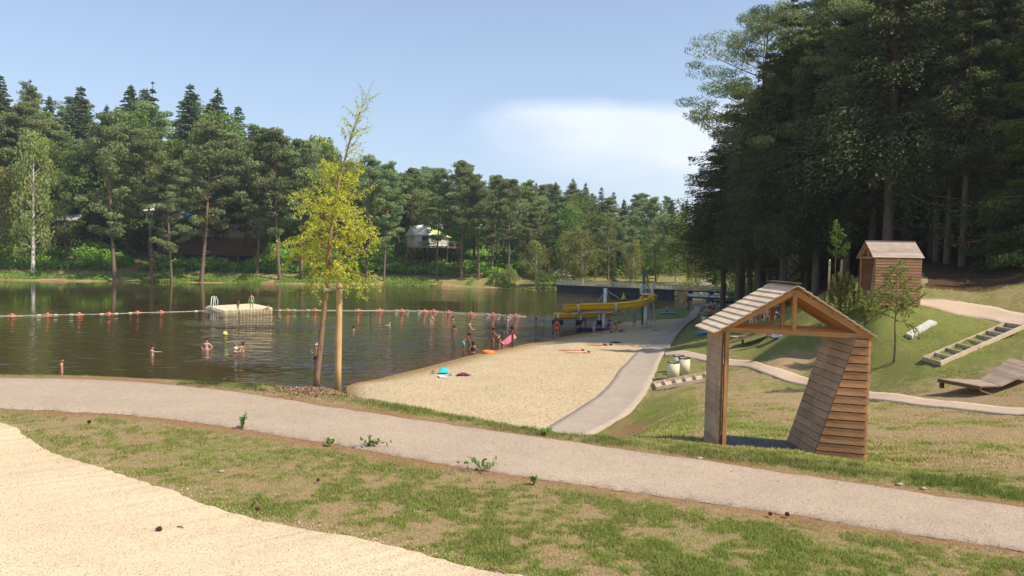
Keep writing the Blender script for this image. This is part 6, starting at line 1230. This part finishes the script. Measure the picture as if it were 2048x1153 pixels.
candle('young bright green pine with upright shoots behind the near hut roof', 1680, 640, 37, 1.9, 34); candle('smaller young pine right of the taller one by the near hut roof', 1730, 648, 33.5, 1.1, 18)
# ---------------------------------------------------------------- weeds, cones, sticks and stones in the foreground
def weed(label, px, py, H, nst, ls, nl, spread=.5, mat='weed'):
    p = V_(px, py, 4.12); t_ = thing('weed', label, 'plant', p, 0, 'weeds beside the footpath'); m = MB(); C = []; D = []
    for i in range(nst):
        a = rng.uniform(0, 6.28); tip = np.array([math.cos(a)*spread*H*rng.uniform(.4, 1.6), math.sin(a)*spread*H*rng.uniform(.3, 1), H*rng.uniform(.5, 1)]); mid = tip*.5+np.array([0, 0, .15*H]); m.tube([(0, 0, -.02), mid, tip], [.004, .003, .0015], 4)
        for j in range(nl): s = rng.uniform(.2, 1.05); c_ = mid*2*s*(1-s)+tip*s*s; C.append(c_+rng.normal(0, .012, 3)); D.append(rng.normal(size=3)+nrm(c_)*.6)
    m.build('stems', MAT[mat], t_); Vv, Fv = cards(np.array(C), ls, .62, .6, rng, np.array(D)); l_ = mesh_np('leaves', Vv, Fv, MAT[mat], np.repeat(rng.uniform(.1, .9, len(C)), 4)); l_.parent = t_
weed('upright bushy weed on the near edge of the footpath left of the middle', 486, 855, .20, 7, .055, 9, .3); weed('small low weed at the path edge left of the two trailing ones', 660, 890, .08, 7, .06, 6, .8); weed('broad-leaved trailing weed on the path edge near the middle', 742, 893, .13, 10, .05, 9, 1.3)
weed('trailing green weed with one raised shoot on the middle path edge', 965, 940, .17, 10, .05, 10, 1.2); weed('low leafy weed on the far edge of the path below the sand', 1087, 868, .09, 12, .05, 8, 1.2); weed('dark low weed behind the trailing weed in the grass', 1068, 968, .10, 8, .05, 6, .6)
def cone(label, px, py, s, rz=0):
    p = V_(px, py, 4.13); t_ = MB(); n = 9
    for i in range(n):
        for j in range(7):
            a = 2*math.pi*(j+.5*(i % 2))/7; r = .5*math.sin(math.pi*(i+1.2)/(n+1.8)); z = (i/n-.5)*1.3; c_ = np.array([z, math.cos(a)*r, math.sin(a)*r])*s; d = np.array([.35, math.cos(a), math.sin(a)]); d /= np.linalg.norm(d); t = np.cross(d, [1, 0, 0]); t /= np.linalg.norm(t)
            q = c_+d*s*.22; t_.hexa([c_-t*s*.16-[s*.05, 0, 0], c_+t*s*.16-[s*.05, 0, 0], q+t*s*.14, q-t*s*.14, c_-t*s*.16+[s*.06, 0, 0], c_+t*s*.16+[s*.06, 0, 0], q+t*s*.1+[s*.1, 0, 0], q-t*s*.1+[s*.1, 0, 0]])
    t_.tube([(-.6*s, 0, 0), (.6*s, 0, 0)], [.2*s, .12*s], 8); o_ = t_.build('pine_cone', MAT['cone']); o_.location = (p[0], p[1], p[2]+.4*s); o_.rotation_euler = (0, .3, rz); tag(o_, label, 'pine cone', 'fallen pine cones')
cone('reddish pine cone lying alone on the pale gravel', 318, 1062, .038, .5); cone('dark pine cone in the grass above the gravel corner', 636, 962, .030, 1.5); cone('left one of two pine cones on the near path edge', 1541, 1030, .030, 2); cone('right one of two pine cones on the near path edge', 1574, 1031, .033, .3); cone('pine cone half hidden in the grass edge by the forked stick', 515, 1020, .03, 1); cone('small cone in the dry grass at the far left', 178, 846, .038, 0)
def stick(label, pts, r):
    P3 = [V_(*q) for q in pts]; t_ = MB(); o = P3[0]; t_.tube([p-o for p in P3], [r, r, r*.5][:len(P3)] if len(P3) < 4 else [r]*len(P3), 6); o_ = t_.build('stick', MAT['stick']); o_.location = o; tag(o_, label, 'stick')
stick('forked dead stick sticking up at the gravel edge', [(503, 1012, 4.14), (511, 1003, 4.19), (520, 1017, 4.14)], .009); stick('thin stick on the gravel at the bottom of the picture', [(980, 1137, 4.14), (998, 1141, 4.14), (1012, 1147, 4.14)], .008); stick('short dark twig on the gravel right of the cone', [(355, 1053, 4.14), (363, 1054, 4.14), (368, 1056, 4.14)], .006)
def stone(label, px, py, s):
    p = V_(px, py, 4.11); m = MB(); m.ball((0, 0, 0), s, 10, .5, (1.4, .9, .5)); v = np.array(m.v); v += (vnoise(v[:, 0]*60, v[:, 1]*60+v[:, 2]*40, 1)[:, None]-.5)*s*.5; m.v = [tuple(q) for q in v]; o_ = m.build('stone', MAT['stone']); o_.location = p+np.array([0, 0, s*.2]); tag(o_, label, 'stone', 'stones by the footpath')
for i, (px, py, s, l) in enumerate(((1398, 918, .035, 'pale stone between the near hut and the footpath'), (1466, 946, .03, 'stone on the path edge left of the near hut corner'), (1560, 966, .03, 'stone left of the pair on the dry verge'), (1676, 968, .032, 'stone left of the long pale one right of the near hut'), (1798, 970, .035, 'long pale stone on the verge right of the near hut'), (1846, 978, .03, 'grey stone at the right part of the verge'), (442, 944, .03, 'whitish stone in the grass above the gravel'))): stone(l, px, py, s)
lg = hit(1770, 792, ymin=20)
# ---------------------------------------------------------------- grass
def grass(name, n, region, hmin, hmax, w, label, den, seed, yr_):
    rg = np.random.default_rng(seed); X, Y = region(rg, n); Z = T(X, Y); dens, col, hs = den(X, Y, Z); ok = rg.random(len(X)) < dens
    for po in (poly_path, poly_gravel, poly_prom, poly_sand, poly_lp, poly_up, poly_hut, poly_hut2): ok &= ~inpoly(X, Y, po)
    X, Y, Z, col, hs = X[ok], Y[ok], Z[ok], col[ok], hs[ok]; n = len(X); h = rg.uniform(hmin, hmax, n)*hs; a = rg.uniform(0, 6.28, n); b = rg.uniform(.25, 1.25, n); ww = w*rg.uniform(.7, 1.4, n)
    dx_, dy_ = np.cos(a), np.sin(a); sx_, sy_ = -dy_, dx_; B = np.stack([X, Y, Z-.004], -1); S = np.stack([sx_*ww, sy_*ww, 0*ww], -1)
    mid = B+np.stack([dx_*h*b*.35, dy_*h*b*.35, h*.62], -1); tip = B+np.stack([dx_*h*b, dy_*h*b, h*(1.02-.38*b)], -1)
    Vv = np.stack([B-S, B+S, mid+S*.7, mid-S*.7, tip], 1).reshape(-1, 3); i = np.arange(n)[:, None]*5; Q = i+np.array([[0, 1, 2, 3]]); T3 = i+np.array([[3, 2, 4]])
    col = np.clip(col+rg.normal(0, .10, n), 0, 1); tag(mesh_np(name, Vv, [Q, T3], MAT['blade'], np.repeat(col, 5)), label, 'grass', kind='stuff'); return n
pe_f = resample(poly_path[:500:20], 120); pe_n = resample(poly_path[500::20], 120); ge_ = resample(poly_gravel[:500:10], 120)
_cq = ((-500, 735), (0, 751), (150, 753), (300, 759), (450, 769), (600, 781), (700, 793), (850, 818), (1000, 846), (1200, 874), (1420, 898), (1600, 914), (1740, 934), (2048, 971), (2400, 1015))
_cY = [V_(*q, 4.1)[1] for q in _cq]
def CY(u): return np.interp(u, [q[0] for q in _cq], _cY)
def den_fore(X, Y, Z):
    n1 = fbm(X, Y, 1.9, 71); n2 = fbm(X, Y, 8.5, 75, 3); d1 = seg_dist(X, Y, pe_f); d2 = seg_dist(X, Y, pe_n); d = np.minimum(d1, d2); dg = seg_dist(X, Y, ge_)
    u = 1024+F*X/Y; v = n1*.55+n2*.55
    gr = np.clip((v-.54)*7+.42+.50*np.clip((u-600)/800, -.5, 1)*(Y < 9.2), 0, 1)
    edge = np.clip((d-.10)/.35, 0, 1)
    crest = (u > 350)*(d2 > d1)*np.exp(-((CY(u)-.30-Y)/.27)**2)*(.55+.9*n2)*np.clip((u-350)/400, .3, 1)
    dens = np.clip(.42+gr*.7, 0, 1)*(.05+.95*edge)+crest*1.0; dens = np.maximum(dens, np.exp(-(dg/.12)**2)*.75)
    col = .84-.64*gr+(.25*(1-edge))-crest*.6+(n2-.5)*.5; col = np.where(dg < .15, np.maximum(col, .45), col); return np.clip(dens, 0, 1), np.clip(col, .02, 1), (.45+.65*gr)*(.6+.4*edge)+crest*.75
def reg_fore(rg, n):
    u = rg.uniform(-250, 2350, n); Y = np.exp(rg.uniform(math.log(5.4), math.log(17.5), n)); k = Y < CY(u)+.8; return (u[k]-1024)/F*Y[k], Y[k]
grass('lawn_grass', 780000, reg_fore, .018, .060, .0022, 'short patchy green and straw grass between gravel, footpath and bank', den_fore, 81, None)
def den_mid(X, Y, Z):
    n1 = fbm(X, Y, .8, 91); n2 = fbm(X, Y, 3, 95, 3); c = cover(X, Y, Z); gr = np.clip((n1*.6+n2*.5-.58)*4.5+c[..., 0]*.8, 0, 1); e = np.clip(c[..., 1], 0, 1)
    return np.clip(.25+.7*gr-e*.5, .05, 1), np.clip(.90-.60*gr+(n2-.5)*.5, .03, 1), .7+.6*gr
def reg_mid(rg, n):
    u = rg.uniform(1180, 2300, n); Y = np.exp(rg.uniform(math.log(10), math.log(40), n)); k = (Y > np.interp(u, [1180, 1420, 2048], [11.5, 10.8, 9.4])); return (u[k]-1024)/F*Y[k], Y[k]
grass('meadow_grass', 330000, reg_mid, .028, .075, .0055, 'dry grass on the lawn and mound round the two huts', den_mid, 82, None)

# loose grit spilling over the gravel edge and needles lying about
def scatter_bits(name, n, pos, s0, s1, mat, label, cat, asp=.8):
    X, Y, dz_ = pos(n); Z = T(X, Y)+dz_; Vv, Fv = cards(np.stack([X, Y, Z], -1), rng.uniform(s0, s1, len(X)), asp, 2.5); tag(mesh_np(name, Vv, Fv, mat, np.repeat(rng.random(len(X)), 4)), label, cat, kind='stuff')
def pos_edge(n):
    i = rng.integers(0, len(ge_)-1, n); t = rng.random((n, 1)); p = ge_[i]*(1-t)+ge_[i+1]*t; o_ = rng.normal(0, .085, (n, 2)); p = p+o_; k = (p[:, 1] < 17) & (p[:, 1] > 4); return p[k, 0], p[k, 1], np.full(k.sum(), .034)
scatter_bits('loose_gravel', 7000, pos_edge, .006, .015, MAT['gravel'], 'loose pale grit scattered along the gravel edge', 'gravel')
def pos_litter(n):
    u = rng.uniform(-100, 2200, n); Y = np.exp(rng.uniform(math.log(5), math.log(14), n)); return (u-1024)/F*Y, Y, np.full(n, .04)
scatter_bits('needle_litter', 5200, pos_litter, .012, .04, MAT['stick'], 'brown pine needles and bark bits scattered over path and gravel', 'litter', .14)
def pos_sand(n):
    u = rng.uniform(700, 1300, n); Y = rng.uniform(27, 55, n); X = (u-1024)/F*Y; k = inpoly(X, Y, poly_sand); return X[k], Y[k], np.full(k.sum(), .06)
scatter_bits('beach_debris', 2600, pos_sand, .03, .10, MAT['stick'], 'small dark twigs and leaves scattered on the sand', 'litter', .3)
# thin summer haze over the valley
hb = MB(); hb.box((60, 700, 47), (2400, 1700, 106)); k = NB('summer_haze'); k.N.remove(k.b); pv = k.N.new('ShaderNodeVolumePrincipled'); pv.inputs['Color'].default_value = (.80, .88, 1, 1); pv.inputs['Density'].default_value = .00028; pv.inputs['Anisotropy'].default_value = .3; k.L.new(pv.outputs[0], k.out.inputs['Volume'])
tag(hb.build('haze', k.m), 'thin pale summer haze hanging over the lake valley', 'haze', kind='stuff')
